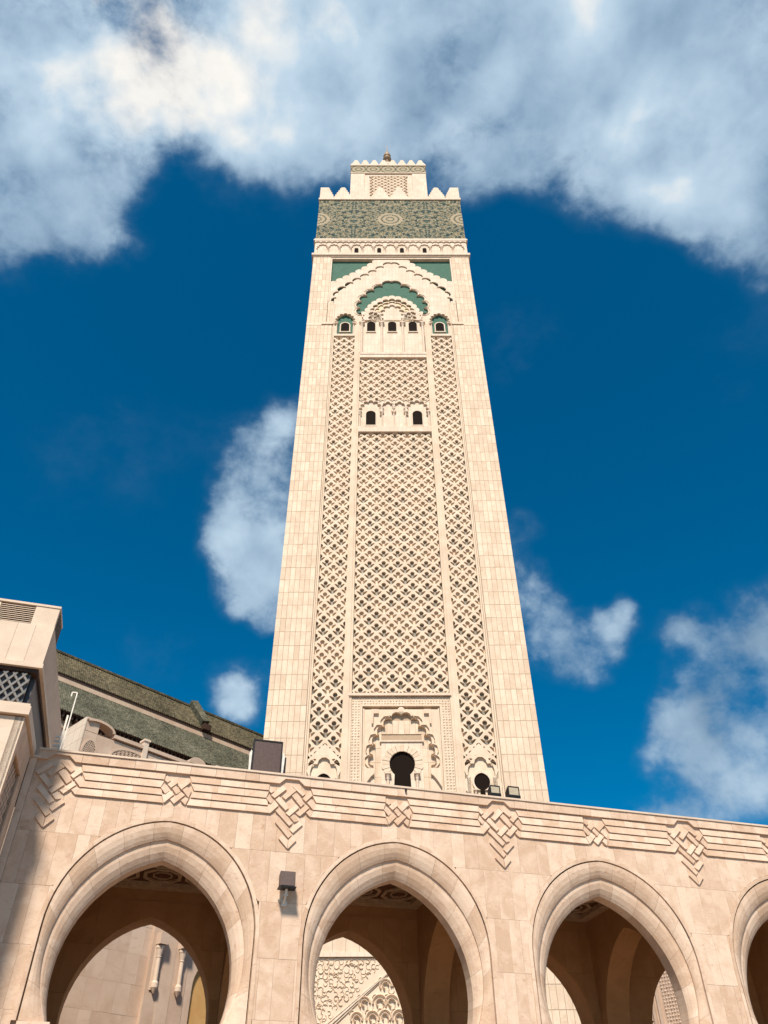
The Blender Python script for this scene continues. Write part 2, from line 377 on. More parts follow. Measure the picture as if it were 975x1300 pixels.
# arch curves, listed left foot -> apex -> right foot
def arch(xc, h, z0, apex, zb, n=14, straight=False):
    rise = apex-z0; e = (rise*rise-h*h)/(2*h); Rr = h+e
    f0 = 0.0 if straight else math.asin(max(-1, (zb-z0)/Rr))
    f1 = math.acos(max(-1, min(1, e/Rr)))
    L = [(xc+e-Rr*math.cos(f0+(f1-f0)*k/n), z0+Rr*math.sin(f0+(f1-f0)*k/n)) for k in range(n+1)]
    if straight: L = [(xc-h, zb)] + L
    return L + [(2*xc-x, z) for x, z in reversed(L[:-1])]
def resample(pts, n):
    d = [0]
    for a, b in zip(pts, pts[1:]): d.append(d[-1]+math.hypot(b[0]-a[0], b[1]-a[1]))
    out = []; j = 0
    for k in range(n+1):
        t = d[-1]*k/n
        while j < len(d)-2 and d[j+1] < t: j += 1
        f = (t-d[j])/max(1e-9, d[j+1]-d[j]); a, b = pts[j], pts[j+1]
        out.append((a[0]+(b[0]-a[0])*f, a[1]+(b[1]-a[1])*f))
    return out
def lobes(pts, n, bulge=.5, m=5):
    """scalloped version of a curve: n round lobes that swell to the left of travel"""
    q = resample(pts, n); out = []
    for a, b in zip(q, q[1:]):
        dx, dz = b[0]-a[0], b[1]-a[1]; out.append(a)
        for k in range(1, m):
            t = math.pi*k/m; f = (1-math.cos(t))/2; g = bulge*math.sin(t)
            out.append((a[0]+dx*f-dz*g, a[1]+dz*f+dx*g))
    out.append(q[-1]); return out
def offset_out(pts, d):
    out = []
    for i, p in enumerate(pts):
        a = pts[max(0, i-1)]; b = pts[min(len(pts)-1, i+1)]
        dx, dz = b[0]-a[0], b[1]-a[1]; l = math.hypot(dx, dz) or 1
        out.append((p[0]-dz/l*d, p[1]+dx/l*d))
    return out

# ================================================================== ground
g = MB(); g.face([(-1500,-1500,0),(1500,-1500,0),(1500,3000,0),(-1500,3000,0)])
go = part('ground', g, 'plaza_paving'); go['kind'] = 'structure'

# ================================================================== MINARET (local: x right, y into the tower, z up)
mn = thing('minaret', 'tall square stone minaret with carved lattice face and green tile frieze', 'minaret', (1.4504, 65.9907, 0), 0.0092)
part('shaft', MB().box(-12.48, 12.48, .90, 25, 0, 117), 'tower_joint', mn)
# plain facing blocks left and right of the carved field
blocks = []
def block_band(x0, x1, z0, z1, y):
    nc = max(1, round((x1-x0)/.52)); w = (x1-x0)/nc; k = 0; z = z0
    while z < z1-.01:
        h = min(1.62, z1-z)
        for c in range(nc): blocks.append((x0+c*w+.018, x0+(c+1)*w-.018, z+.018, z+h-.018, y+random.uniform(-.008, .008)))
        z += h
for sx in (-1, 1):
    a, b = sorted((sx*8.80, sx*12.49)); block_band(a, b, 9.4, 97.6, 0.0)
    a, b = sorted((sx*9.66, sx*12.49)); block_band(a, b, 98.3, 116.4, 0.0)
    a, b = sorted((sx*8.80, sx*9.60)); block_band(a, b, 98.32, 104.0, .25)
    a, b = sorted((sx*8.78, sx*12.47)); part('corner_pier', MB().box(a, b, .05, .93, 0, 97.7), 'tower_joint', mn)
    a, b = sorted((sx*9.64, sx*12.47)); part('corner_pier', MB().box(a, b, .05, .93, 98.25, 116.5), 'tower_joint', mn)
    a, b = sorted((sx*8.72, sx*10.3)); part('ledge', MB().box(a, b, -.14, .6, 97.75, 98.25), 'white_stone', mn)
    a, b = sorted((sx*10.32, sx*12.49)); part('ledge', MB().box(a, b, -.01, .6, 97.66, 98.28), 'tower_stone', mn)
blocks.sort(key=lambda b: (b[2] < 26, b[2]))
for (x0, x1, z0, z1, y) in blocks[:300]:
    part('facing_block', MB().box(0, x1-x0, y, .10, 0, z1-z0), 'tower_stone', mn, loc=(x0, 0, z0))
mb = MB()
for (x0, x1, z0, z1, y) in blocks[300:]: mb.box(x0, x1, y, .10, z0, z1)
fo = part('facing', mb, 'tower_stone', mn); fo['kind'] = 'stuff'
# mouldings framing the field
for sx in (-1, 1):
    for (x0, x1, y) in ((8.62, 8.76, .10), (8.42, 8.60, .22)):
        a, b = sorted((sx*x0, sx*x1)); part('moulding', MB().box(a, b, y, .92, 26, 97.7), 'carved_stone', mn)
    pil = MB()
    for (x0, x1, y) in ((4.62, 4.86, .20), (4.86, 5.22, .08), (5.22, 5.45, .20)):
        a, b = sorted((sx*x0, sx*x1)); pil.box(a, b, y, .92, 26, 98.0)
    part('pilaster', pil, 'carved_stone', mn)

# -- carved lattice: each cell a lozenge with a trefoil cut into it
def cell_hole():
    P = []
    for k in range(0, 9):                                # round head
        a = R(90-152*k/8); P.append((.235*math.cos(a), .17+.245*math.sin(a)))
    P += [(.20, -.075), (.30, -.005), (.42, .055), (.55, .035), (.53, -.04), (.44, -.16), (.32, -.30), (.17, -.46), (0, -.56)]
    return P
def make_cell(a, b, dep, half=0):
    H = cell_hole(); sc = a/.75
    H = [(x*sc, z*b/.73) for x, z in H]
    mb = MB()
    if half == 0:
        hole = H + [(-x, z) for x, z in reversed(H[1:-1])]
        tri = geometry.tessellate_polygon([[Vector((x, z, 0)) for x, z in [(0,-b),(a,0),(0,b),(-a,0)]], [Vector((x, z, 0)) for x, z in hole]])
        allp = [(0,-b),(a,0),(0,b),(-a,0)] + hole
    else:
        hole = H
        lp = [(0, -b), (a, 0), (0, b)] + H
        lp = [(half*x, z) for x, z in lp]; hole = [(half*x, z) for x, z in H]; allp = lp
        tri = geometry.tessellate_polygon([[Vector((x, z, 0)) for x, z in lp]])
    for t_ in tri: mb.face([(allp[k][0], 0, allp[k][1]) for k in t_])
    hl = hole + ([hole[0]] if half == 0 else [])
    for p, q in zip(hl, hl[1:]): mb.face([(p[0], 0, p[1]), (q[0], 0, q[1]), (q[0], dep, q[1]), (p[0], dep, p[1])])
    if half: mb.face([(0, 0, -b), (0, 0, -.56*b/.73), (0, dep, -.56*b/.73), (0, dep, -b)])
    ext = max(p[0] for p in H)
    x0, x1 = (-ext, ext) if half == 0 else ((0, ext) if half > 0 else (-ext, 0))
    mb.face([(x0, dep, -.58*b/.73), (x1, dep, -.58*b/.73), (x1, dep, .43*b/.73), (x0, dep, .43*b/.73)], 1)
    return mb
cells = []
DEP = .27
def lattice(xc, ncell, width, z0, z1, b, y, seed, rate):
    a = width/ncell/2; rg = random.Random(seed); row = 0; z = z0
    while z < z1+.01:
        xs = [xc-width/2+a*(2*k+1) for k in range(ncell)] if row % 2 == 0 else [xc-width/2+2*a*k for k in range(ncell+1)]
        nn = len(xs); flags = {}
        cl = rg.random() < .55
        for i, x in enumerate(xs):
            key = min(i, nn-1-i)
            if key not in flags: flags[key] = rg.random() < (rate*1.5 if cl else rate*.4)
            half = 0
            if row % 2: half = 1 if i == 0 else (-1 if i == nn-1 else 0)
            cells.append((round(a, 4), b, half, flags[key], x, y, z))
        row += 1; z += b
for sx in (-1, 1): lattice(sx*6.93, 2, 2.95, 32.2, 95.3, .73, .34, 5, .45)
lattice(0, 6, 9.18, 38.55, 74.9, .73, .36, 11, .55)
lattice(0, 6, 9.18, 81.3, 90.3, .73, .36, 3, .35)
cells.sort(key=lambda c: c[6])
protos = {}
def proto(a, b, half, tile):
    k = (a, b, half, tile)
    if k not in protos:
        c = make_cell(a, b, DEP, half); protos[k] = (c, c.mesh('lattice_cell', ['carved_stone', 'grey_tile' if tile else 'carved_stone']))
    return protos[k]
for (a, b, half, tile, x, y, z) in cells[:300]:
    link('lattice_cell', proto(a, b, half, tile)[1], mn, (x, y, z))
mb = MB()
for (a, b, half, tile, x, y, z) in cells[300:]:
    c = proto(a, b, half, tile)[0]; i = len(mb.v)
    mb.v.extend((p[0]+x, p[1]+y, p[2]+z) for p in c.v)
    mb.f.extend(tuple(i+k for k in f) for f in c.f); mb.mi.extend((2 if (mi and tile) else (1 if mi else 0)) for mi in c.mi)
lo = link('lattice', mb.mesh('lattice', ['carved_stone', 'carved_stone', 'grey_tile']), mn); lo['kind'] = 'stuff'

def window(parent, xc, w, z0, z1, y, frame=None, horseshoe=False):
    h = w/2; o = part('window', MB().prism(arch(xc, h, z1-h*1.05, z1, z0, 8, True), y, y+.05), 'dark_opening', parent)  # flat dark sheet: shade of the opening is in its colour
    if frame:
        A = arch(xc, h, z1-h*1.05, z1, z0, 8, True); Bq = arch(xc, h+frame, z1-h*1.05, z1+frame, z0, 8, True)
        part('window_frame', MB().prism(Bq + A[::-1], y-.12, y+.03), 'white_stone', o)
        part('window_sill', MB().box(xc-h-frame*1.5, xc+h+frame*1.5, y-.2, y+.03, z0-.16, z0-.003), 'white_stone', o)
    return o
def column(parent, x, y, z0, z1, r, name='column', mat='pale_coping'):
    h = z1-z0
    o = part(name, MB().lathe([(r*1.5, 0), (r*1.5, .12*r*4), (r*1.1, .2*r*4), (r, .3*r*4), (r*.92, h-r*4.2), (r*1.2, h-r*4), (r*1.0, h-r*3.7), (r*1.1, h-r*2.6), (r*1.75, h-r*1.1), (r*1.75, h-.7*r)], x, y, z0, 12), mat, parent, smooth=False)
    part('capital', MB().box(x-r*2.1, x+r*2.1, y-r*2.1, y+r*2.1, z1-r*.7+.004, z1+r*.5), mat, o)
    return o
def ring_arch(parent, name, xc, h0, z0, ap0, zb, h1, ap1, y0, y1, n, mat='white_stone', bulge=.5, outer_lobes=0):
    inner = lobes(arch(xc, h1, z0, ap1, zb, 12, True), n, bulge)
    outer = arch(xc, h0, z0, ap0, zb, 12, True)
    if outer_lobes: outer = lobes(outer, outer_lobes, .35)
    return part(name, MB().prism(outer + inner[::-1], y0, y1), mat, parent)

UPPER = True
# -- paired windows zone
part('rail', MB().box(-4.61, 4.61, .10, .92, 74.85, 75.8), 'white_stone', mn)
part('panel', MB().box(-4.6, 4.6, .60, .92, 75.8, 81.2), 'white_stone', mn)
for xc in (-3.05, 2.95):
    window(mn, xc, 1.24, 76.3, 79.1, .57, .10)
    ring_arch(mn, 'blind_arch', xc, 1.52, 79.3, 81.15, 78.2, 1.15, 80.75, .22, .60, 9, 'white_stone', .6)
for xc in (-.83, .67): ring_arch(mn, 'blind_arch', xc, .74, 79.6, 81.2, 78.6, .52, 80.75, .22, .60, 5, 'white_stone', .6)
for x in (-4.45, -1.58, -.08, 1.42, 4.4): column(mn, x, .42, 75.85, 78.9, .10)
# -- rail and triple window bay
part('rail', MB().box(-4.61, 4.61, .10, .92, 90.15, 90.75), 'white_stone', mn)
part('rail', MB().box(-4.61, 4.61, .02, .92, 90.78, 91.25), 'white_stone', mn)
part('panel', MB().box(-4.58, 4.58, .66, .92, 91.25, 101.6), 'white_stone', mn)
for xc in (-3.1, -.05, 2.95): window(mn, xc, 1.2, 96.6, 99.1, .63, .09)
for x in (-4.45, -1.57, 1.47, 4.36): column(mn, x, .38, 91.27, 98.6, .19)
# green tile board behind the upper field
part('green_tile_panel', MB().box(-9.62, 9.62, .82, .92, 101.6, 116.4), 'green_zellige', mn)
for sx in (-1, 1):
    a, b = sorted((sx*5.5, sx*8.4)); part('green_tile_panel', MB().box(a, b, .80, .92, 95.7, 101.0), 'green_zellige', mn)
    window(mn, sx*6.9, 1.22, 96.75, 98.95, .77, .16)
    part('niche_sill', MB().box(a, b, .18, .9, 95.25, 95.72), 'white_stone', mn)
    for dx in (-1.22, 1.22): column(mn, sx*6.9+dx, .45, 95.75, 98.7, .10)
    ring_arch(mn, 'niche_arch', sx*6.9, 1.6, 99.0, 101.35, 98.3, 1.16, 100.6, .12, .60, 9, 'white_stone', .6)
# white field with the green lobed arch cut out, niches cut out
CG = [(-4.58, 95.6), (-4.58, 100.7)] + lobes([(-4.45, 100.8), (-4.95, 103.6), (-3.4, 106.6), (-1.6, 108.4), (0, 109.8)], 6, .42)[1:] + lobes([(0, 109.8), (1.6, 108.4), (3.4, 106.6), (4.95, 103.6), (4.45, 100.8)], 6, .42)[1:] + [(4.58, 100.7), (4.58, 95.6)]
NL = [(-8.2, 95.6)] + arch(-6.9, 1.3, 98.9, 100.9, 98.6, 8)[0:] + [(-5.6, 95.6)]
NR = [(5.6, 95.6)] + arch(6.9, 1.3, 98.9, 100.9, 98.6, 8) + [(8.2, 95.6)]
field = [(-8.75, 95.6)] + NL + CG + NR + [(8.75, 95.6), (8.75, 106.2), (5.4, 110.6), (2.7, 113.3), (0, 115.8), (-2.7, 113.3), (-5.4, 110.6), (-8.75, 106.2)]
part('arch_field', MB().prism(field, .52, .80), 'white_stone', mn)
# rim moulding of the green lobed arch
cg = lobes([(-4.45, 100.8), (-4.95, 103.6), (-3.4, 106.6), (-1.6, 108.4), (0, 109.8)], 6, .42)
cg2 = offset_out(cg, .28)
for sx in (1, -1):
    part('arch_rim', MB().prism([(sx*x, z) for x, z in cg2 + cg[::-1]], .40, .54), 'white_stone', mn)
# great lambrequin arch
outl = [(-9.6, 98.3), (-9.6, 108.7)] + lobes([(-9.6, 108.7), (-6.0, 111.6), (-3.6, 114.0), (-2.05, 115.95)], 8, .42)[1:]
outl = outl + [(-x, z) for x, z in reversed(outl)]
ic = lobes([(-8.55, 103.6), (-8.35, 106.6), (-5.3, 110.0), (-2.6, 112.5), (0, 115.1)], 9, .45)
inl = [(-8.6, 98.3)] + ic + [(-x, z) for x, z in reversed(ic[:-1])] + [(8.6, 98.3)]
part('lambrequin_arch', MB().prism(outl + inl[::-1], .26, .56), 'white_stone', mn)
for sx in (-1, 1):
    a, b = sorted((sx*9.42, sx*9.66)); part('moulding', MB().box(a, b, .06, .92, 104, 116.35), 'white_stone', mn)
part('moulding', MB().box(-9.66, 9.66, .08, .92, 116.05, 116.5), 'white_stone', mn)
# nested arches over the triple window
part('mosaic_tympanum', MB().prism(arch(0, 3.4, 100.2, 104.6, 99.3, 10, True), .56, .70), 'ochre', mn)
ring_arch(mn, 'nested_arch', 0, 3.95, 100.4, 105.4, 99.2, 3.05, 104.5, .22, .62, 13, 'white_stone', .5, 15)
ring_arch(mn, 'nested_arch', 0, 2.75, 100.6, 104.2, 99.2, 2.35, 103.9, .34, .60, 11, 'white_stone', .6)
part('tympanum', MB().prism(arch(0, 1.6, 100.6, 103.2, 99.4, 8, True), .50, .66), 'white_stone', mn)
ring_arch(mn, 'nested_arch', 0, 1.85, 100.7, 103.6, 98.7, 1.3, 102.9, .20, .58, 9, 'white_stone', .6)
for xc in (-3.05, 2.98): ring_arch(mn, 'nested_arch', xc, 1.52, 99.6, 101.7, 98.7, 1.1, 101.1, .20, .62, 9, 'white_stone', .6)
part('spandrel', MB().box(-4.58, -1.7, .56, .70, 99.4, 101.7), 'white_stone', mn)
part('spandrel', MB().box(1.7, 4.58, .56, .70, 99.4, 101.7), 'white_stone', mn)

UPPER = False
# -- head of the shaft
part('cornice', MB().box(-12.78, 12.78, -.28, 25.28, 116.75, 117.3), 'white_stone', mn)
part('cornice', MB().box(-12.6, 12.6, -.10, 25.1, 116.5, 116.74), 'white_stone', mn)
part('gallery_wall', MB().box(-12.3, 12.3, .18, 24.8, 117.3, 121.6), 'white_stone', mn)
loop = [(-12.45, 117.3)]
for k in range(-6, 7):
    xc = k*1.853-.05
    loop += [(xc-.80, 117.3)] + lobes(arch(xc, .78, 118.9, 120.5, 118.7, 8, True), 7, .5) + [(xc+.80, 117.3)]
loop += [(12.45, 117.3), (12.45, 121.4), (-12.45, 121.4)]
part('blind_arcade', MB().prism(loop, 0.0, .19), 'white_stone', mn)
loop = [(-12.48, 121.42)] + lobes([(-12.48+.05, 120.75), (12.43, 120.75)], 27, .42)[0:] + [(12.48, 121.42)]
part('lambrequin_fringe', MB().prism(loop, -.18, -.004), 'white_stone', mn)
for k in range(-6, 6): column(mn, (k+.5)*1.853-.05, -.06, 117.32, 119.0, .09, 'colonnette')
for k in (-3, -1, 1, 3): window(mn, k*1.853-.05, .66, 117.6, 119.4, .15, .06)
part('cornice', MB().box(-12.7, 12.7, -.22, 25.2, 121.42, 121.75), 'white_stone', mn)
part('cornice', MB().box(-12.58, 12.58, -.10, 25.1, 121.76, 122.2), 'white_stone', mn)
part('mosaic_frieze', MB().box(-12.45, 12.45, .05, 24.95, 122.2, 135.8), 'zellige_frieze', mn)
part('cornice', MB().box(-12.62, 12.62, -.14, 25.1, 135.8, 136.4), 'white_stone', mn)
def merlon_loop(hw, top, hgt, n, side=0, base=.35):
    Rt = [(hw, 0), (hw, base)]
    for k in range(1, n+1):
        w0 = hw-(hw-top)*(k-1)/n; w1 = hw-(hw-top)*k/n; z0 = base+(hgt-base)*(k-.45)/n; z1 = base+(hgt-base)*k/n
        Rt += [(w0-(w0-w1)*.25, z0), (w1, z0+(z1-z0)*.12)] + ([(w1, hgt)] if k == n else [])
    if side == 0: return Rt + [(-x, z) for x, z in Rt[::-1]]
    return Rt + [(-top, hgt), (-top, 0)]
ML = merlon_loop(1.66, .34, 4.2, 5)
def merlon_mesh(loop, th): return MB().prism(loop, 0, th).mesh('merlon', ['white_stone'])
mm1 = merlon_mesh(ML, .7)
CM = merlon_loop(1.9, .75, 4.2, 5, 1)
mm2 = merlon_mesh(CM, .7); mm3 = merlon_mesh([(-x, z) for x, z in CM][::-1], .7)
for face in range(4):
    rot = Matrix.Rotation(R(90)*face, 4, 'Z'); ctr = Vector((0, 12.5, 136.4))
    for k in range(6):
        o = link('merlon', mm1, mn); o.matrix_local = Matrix.Translation(ctr) @ rot @ Matrix.Translation((-8.4+3.36*k, -12.5, 0))
    if face in (0, 2):
        for sx, me in ((-1, mm2), (1, mm3)):
            o = link('merlon', me, mn); o.matrix_local = Matrix.Translation(ctr) @ rot @ Matrix.Translation((sx*11.73, -12.5, 0))
    else:
        for sx, me in ((-1, mm2), (1, mm3)):
            o = link('merlon', me, mn); o.matrix_local = Matrix.Translation(ctr) @ rot @ Matrix.Translation((sx*11.0, -12.5, 0))
part('roof_deck', MB().box(-12.3, 12.3, .3, 24.7, 136.0, 136.5), 'pale_coping', mn)
# -- lantern
ln = part('lantern', MB().box(-7.42, 7.42, 5.4, 19.6, 136.5, 157.4), 'white_stone', mn)
for sx in (-1, 1):
    a, b = sorted((sx*4.72, sx*7.5)); part('corner_pier', MB().box(a, b, 5.0, 5.45, 136.5, 157.3), 'white_stone', ln)
    a, b = sorted((sx*3.85, sx*4.70)); part('pilaster', MB().box(a, b, 5.18, 5.45, 136.5, 157.3), 'white_stone', ln)
part('lintel', MB().box(-3.84, 3.84, 5.17, 5.45, 156.4, 157.3), 'white_stone', ln)
part('mosaic_frieze', MB().box(-7.5, 7.5, 5.0, 20.0, 157.4, 160.5), 'zellige_small', ln)
part('cornice', MB().box(-7.66, 7.66, 4.84, 20.16, 160.5, 160.95), 'white_stone', ln)
part('cornice', MB().box(-7.60, 7.60, 4.9, 20.1, 157.18, 157.40), 'white_stone', ln)
mb = MB()
for row in range(0, 28):
    a = 7.6/6/2; z = 156.2-row*.62
    xs = [-3.8+a*(2*k+1) for k in range(6)] if row % 2 == 0 else [-3.8+2*a*k for k in range(1, 6)]
    for x in xs:
        c = proto(round(a, 4), .62, 0, False)[0]; i = len(mb.v)
        mb.v.extend((p[0]+x, p[1]+5.19, p[2]+z) for p in c.v); mb.f.extend(tuple(i+k for k in f) for f in c.f); mb.mi.extend(c.mi)
o = link('lattice_panel', mb.mesh('lattice_panel', ['carved_stone', 'carved_stone']), ln); o['kind'] = 'stuff'
ml2 = merlon_mesh(merlon_loop(.93, .26, 2.35, 4, 0, .2), .45)
for face in range(4):
    rot = Matrix.Rotation(R(90)*face, 4, 'Z'); ctr = Vector((0, 12.5, 160.95))
    for k in range(8):
        o = link('merlon', ml2, ln); o.matrix_local = Matrix.Translation(ctr) @ rot @ Matrix.Translation((-6.58+1.88*k, -7.5+(.004 if face % 2 else 0), 0))
dm_ = MB(); seg = 48
prof = [(2.3, 0), (2.3, 11.0), (2.45, 11.1), (2.45, 11.5)] + [(2.4*math.cos(R(a)), 11.5+2.6*math.sin(R(a))) for a in range(0, 86, 8)]
i0 = 0
for r_, z_ in prof:
    for k in range(seg):
        a = 2*math.pi*k/seg; q = r_*(1+(.035*abs(math.sin(a*8)) if z_ > 11.5 else 0)); dm_.v.append((q*math.cos(a), 12.5+q*math.sin(a), 162.0+z_))
for j in range(len(prof)-1):
    for k in range(seg):
        a = j*seg+k; b = j*seg+(k+1) % seg; dm_.f.append((a, b, b+seg, a+seg)); dm_.mi.append(0)
part('dome', dm_, 'white_stone', ln)
fin = part('finial', MB().lathe([(.5, -4.4), (.42, -.2), (.55, 0), (.95, .25), (.95, .6), (.8, .95), (.35, 1.15), (.3, 1.4), (.75, 1.7), (.86, 2.2), (.75, 2.7), (.25, 3.0), (.2, 3.2), (.42, 3.45), (.46, 3.75), (.36, 4.05), (.12, 4.25), (.1, 4.6), (.2, 4.8), (.1, 5.0), (.05, 7.7)], 0, 12.5, 180.1, 16), 'gilt', mn, smooth=True)

# -- doorway zone of the lower field
part('ledge', MB().box(-4.95, 4.75, .04, .92, 37.98, 38.24), 'pale_coping', mn)
part('panel', MB().box(-4.61, 4.61, .62, .92, 26, 38.0), 'tower_joint', mn)
# carved border: lozenge relief
def carved_border(x0, x1, z0, z1, y, p=.27):
    mb = MB().box(x0, x1, y, y+.35, z0, z1)
    nx = max(1, round((x1-x0)/p)); nz = max(1, round((z1-z0)/p)); wx = (x1-x0)/nx; wz = (z1-z0)/nz
    rg = random.Random(int(abs(x0*100+z0*10)))
    for i in range(nx):
        for j in range(nz):
            cx, cz = x0+(i+.5)*wx, z0+(j+.5)*wz; s_ = 1 if (i+j) % 2 else .7
            t = (wx*.5*s_, wz*.5*s_); d = y-p*.33*rg.uniform(.6, 1.1)
            ap = (cx-wx*.1, d, cz+wz*.1)
            q = [(cx-t[0], y-.002, cz-t[1]*.2), (cx-t[0]*.2, y-.002, cz-t[1]), (cx+t[0], y-.002, cz+t[1]*.2), (cx+t[0]*.2, y-.002, cz+t[1])]
            for a in range(4): mb.face([q[a], q[(a+1) % 4], ap])
    return mb
for sx in (-1, 1):
    a, b = sorted((sx*3.78, sx*4.60)); part('carved_border', carved_border(a, b, 26, 37.9, .30), 'carved_stone', mn)
    a, b = sorted((sx*3.60, sx*3.77)); part('moulding', MB().box(a, b, .22, .66, 26, 36.95), 'carved_stone', mn)
    a, b = sorted((sx*3.42, sx*3.55)); part('moulding', MB().box(a, b, .30, .66, 26, 36.75), 'carved_stone', mn)
part('carved_border', carved_border(-3.77, 3.77, 37.12, 37.9, .30), 'carved_stone', mn)
part('moulding', MB().box(-3.77, 3.77, .22, .66, 36.96, 37.11), 'carved_stone', mn)
# spandrel with the lobed arch, made of laid blocks behind
sp = [(-3.42, 26), (-3.42, 36.7), (3.42, 36.7), (3.42, 26)]
la = lobes([(-2.55, 31.2), (-2.6, 32.6), (-1.9, 34.4), (-.9, 35.6), (0, 36.1)], 6, .5) 
lob = [(-2.45, 26), (-2.45, 29.9), (-2.75, 30.3), (-2.75, 31.0)] + la + [(-x, z) for x, z in reversed(la[:-1])] + [(2.75, 31.0), (2.75, 30.3), (2.45, 29.9), (2.45, 26)]
part('spandrel', MB().prism(sp + lob[::-1], .40, .64), 'carved_stone', mn)
for sgn in (1, -1):
    la2 = offset_out(la, .30)
    part('lobed_rim', MB().prism([(sgn*x, z) for x, z in la2 + la[::-1]], .22, .42), 'carved_stone', mn)
    # twin-stepped consoles where the lobed arch lands
    part('console', MB().prism([(sgn*x, z) for x, z in [(-3.4, 29.2), (-3.4, 30.9), (-2.5, 30.9), (-2.5, 30.4), (-2.75, 30.2), (-3.1, 29.7)]], .12, .42), 'carved_stone', mn)
    part('bracket', MB().prism([(sgn*x, z) for x, z in [(-2.75, 35.2), (-2.6, 35.2), (-2.55, 36.2), (-2.1, 36.2), (-2.1, 36.62), (-2.75, 36.62)]], .16, .42), 'carved_stone', mn)
part('boss', MB().lathe([(.34, 0), (.34, .12), (.2, .2)], 0, 0, 0, 12), 'carved_stone', mn).matrix_local = Matrix.Translation((0, .4, 36.55)) @ Matrix.Rotation(R(90), 4, 'X')
# wall behind: laid blocks around the door
bl = 0
for row in range(7):
    z0 = 26.2+row*1.35; x = -3.4
    while x < 3.4:
        w_ = .52
        if not (-1.85 < x+.26 < 1.85 and z0 < 33.3):
            part('door_wall_block', MB().box(x+.012, x+w_-.012, .55+random.uniform(-.006, .006), .66, z0+.012, min(36.5, z0+1.338)), 'tower_stone', mn)
        x += w_
dfz = [(-1.85, 26), (-1.85, 33.45), (1.85, 33.45), (1.85, 26)]
horse = arch(0, 1.13, 31.4, 32.65, 30.45, 12)
hole = [(-.92, 26)] + horse + [(.92, 26)]
part('door_surround', MB().prism(dfz + hole[::-1], .42, .63), 'white_stone', mn)
part('doorway', MB().box(-1.2, 1.2, .595, .625, 26, 33), 'dark_opening', mn)  # dark sheet in place of a recess, door shade painted in
for a0 in range(0, 17):
    t0, t1 = R(-32+244*a0/17), R(-32+244*(a0+1)/17); r0, r1 = 1.16, 1.82 if a0 % 2 else 1.74
    q = [(math.cos(t)*r, 31.42+math.sin(t)*r) for t, r in ((t0+.012, r0), (t0+.012, r1), ((t0+t1)/2, r1+.05), (t1-.012, r1), (t1-.012, r0))]
    part('voussoir', MB().prism(q, .34 if a0 % 2 else .37, .43), 'carved_stone' if a0 % 2 else 'tower_stone', mn)
for x in (-1.28, 1.28): column(mn, x, .25, 27.2, 30.45, .13, 'door_column')
part('moulding', MB().box(-2.0, 2.0, .30, .6, 33.47, 33.6), 'white_stone', mn)
# small side doors under the lattice strips
for sx in (-1, 1):
    xc = sx*6.93
    sph = lobes(arch(xc, 1.18, 30.4, 32.1, 26, 12, True), 11, .5)
    part('spandrel', MB().prism([(xc-1.47, 26), (xc-1.47, 31.8), (xc-.75, 32.55), (xc, 33.3), (xc+.75, 32.55), (xc+1.47, 31.8), (xc+1.47, 26)] + sph[::-1], .335, .56), 'carved_stone', mn)
    ring_arch(mn, 'lobed_arch', xc, 1.20, 30.4, 32.3, 26, .98, 31.7, .24, .40, 9, 'carved_stone', .55)
    part('panel', MB().prism(arch(xc, 1.2, 30.6, 32.2, 26, 8, True), .50, .60), 'tower_stone', mn)
    part('panel', MB().box(xc-1.47, xc+1.47, .60, .92, 26, 30.5), 'tower_joint', mn)
    hs = arch(xc, .70, 29.75, 30.55, 29.0, 10)
    part('doorway', MB().prism([(xc-.5, 26)] + hs + [(xc+.5, 26)], .46, .50), 'dark_opening', mn)  # flat sheet, the shade behind the small door is its colour
    h2 = arch(xc, .86, 29.75, 30.75, 29.0, 10)
    part('door_surround', MB().prism(h2 + arch(xc, .70, 29.75, 30.55, 29.0, 10)[::-1], .34, .50), 'white_stone', mn)
    for dx in (-.62, .62): column(mn, xc+dx, .33, 26.2, 29.0, .09, 'door_column')

# -- great blind portal at the foot of the tower (seen through the gallery)
part('base_wall', MB().box(-8.76, 8.76, .35, .93, 0, 25.98), 'tower_joint', mn)
part('string_course', MB().box(-8.6, 8.6, .05, .4, 16.15, 16.45), 'white_stone', mn)
for row in range(8):
    for k in range(17):
        part('base_block', MB().box(-8.7+k*1.024+.012, -8.7+(k+1)*1.024-.012, .22, .38, 16.47+row*1.18+.012, 16.47+(row+1)*1.18-.012), 'tower_stone', mn)
part('carved_panel', MB().box(-8.6, 8.6, .25, .4, 0.2, 16.1), 'carved_stone', mn)
mb = MB(); rg = random.Random(21)
def curl(mb, cx, cz, r, w, a0, a1, y, h, n=7):
    P = []
    for k in range(n+1):
        a = a0+(a1-a0)*k/n; P.append((math.cos(a), math.sin(a)))
    for k in range(n):
        (c0, s0), (c1, s1) = P[k], P[k+1]
        A = (cx+(r-w)*c0, y, cz+(r-w)*s0); B = (cx+(r+w)*c0, y, cz+(r+w)*s0); C = (cx+(r+w)*c1, y, cz+(r+w)*s1); D = (cx+(r-w)*c1, y, cz+(r-w)*s1)
        m0 = (cx+r*c0, y-h, cz+r*s0); m1 = (cx+r*c1, y-h, cz+r*s1)
        mb.face([A, m0, m1, D]); mb.face([m0, B, C, m1])
def above_gable(x, z): return z > 16.9-.86*abs(x)-.15
for i in range(44):
    for j in range(30):
        x = -8.4+i*.39+rg.uniform(-.1, .1); z = 7.4+j*.29+rg.uniform(-.07, .07)
        if z > 15.95 or not above_gable(x, z-.42) : continue
        a = rg.uniform(0, 6.28); curl(mb, x, z, rg.uniform(.13, .2), .045, a, a+rg.uniform(2.6, 4.6), .252, rg.uniform(.06, .11))
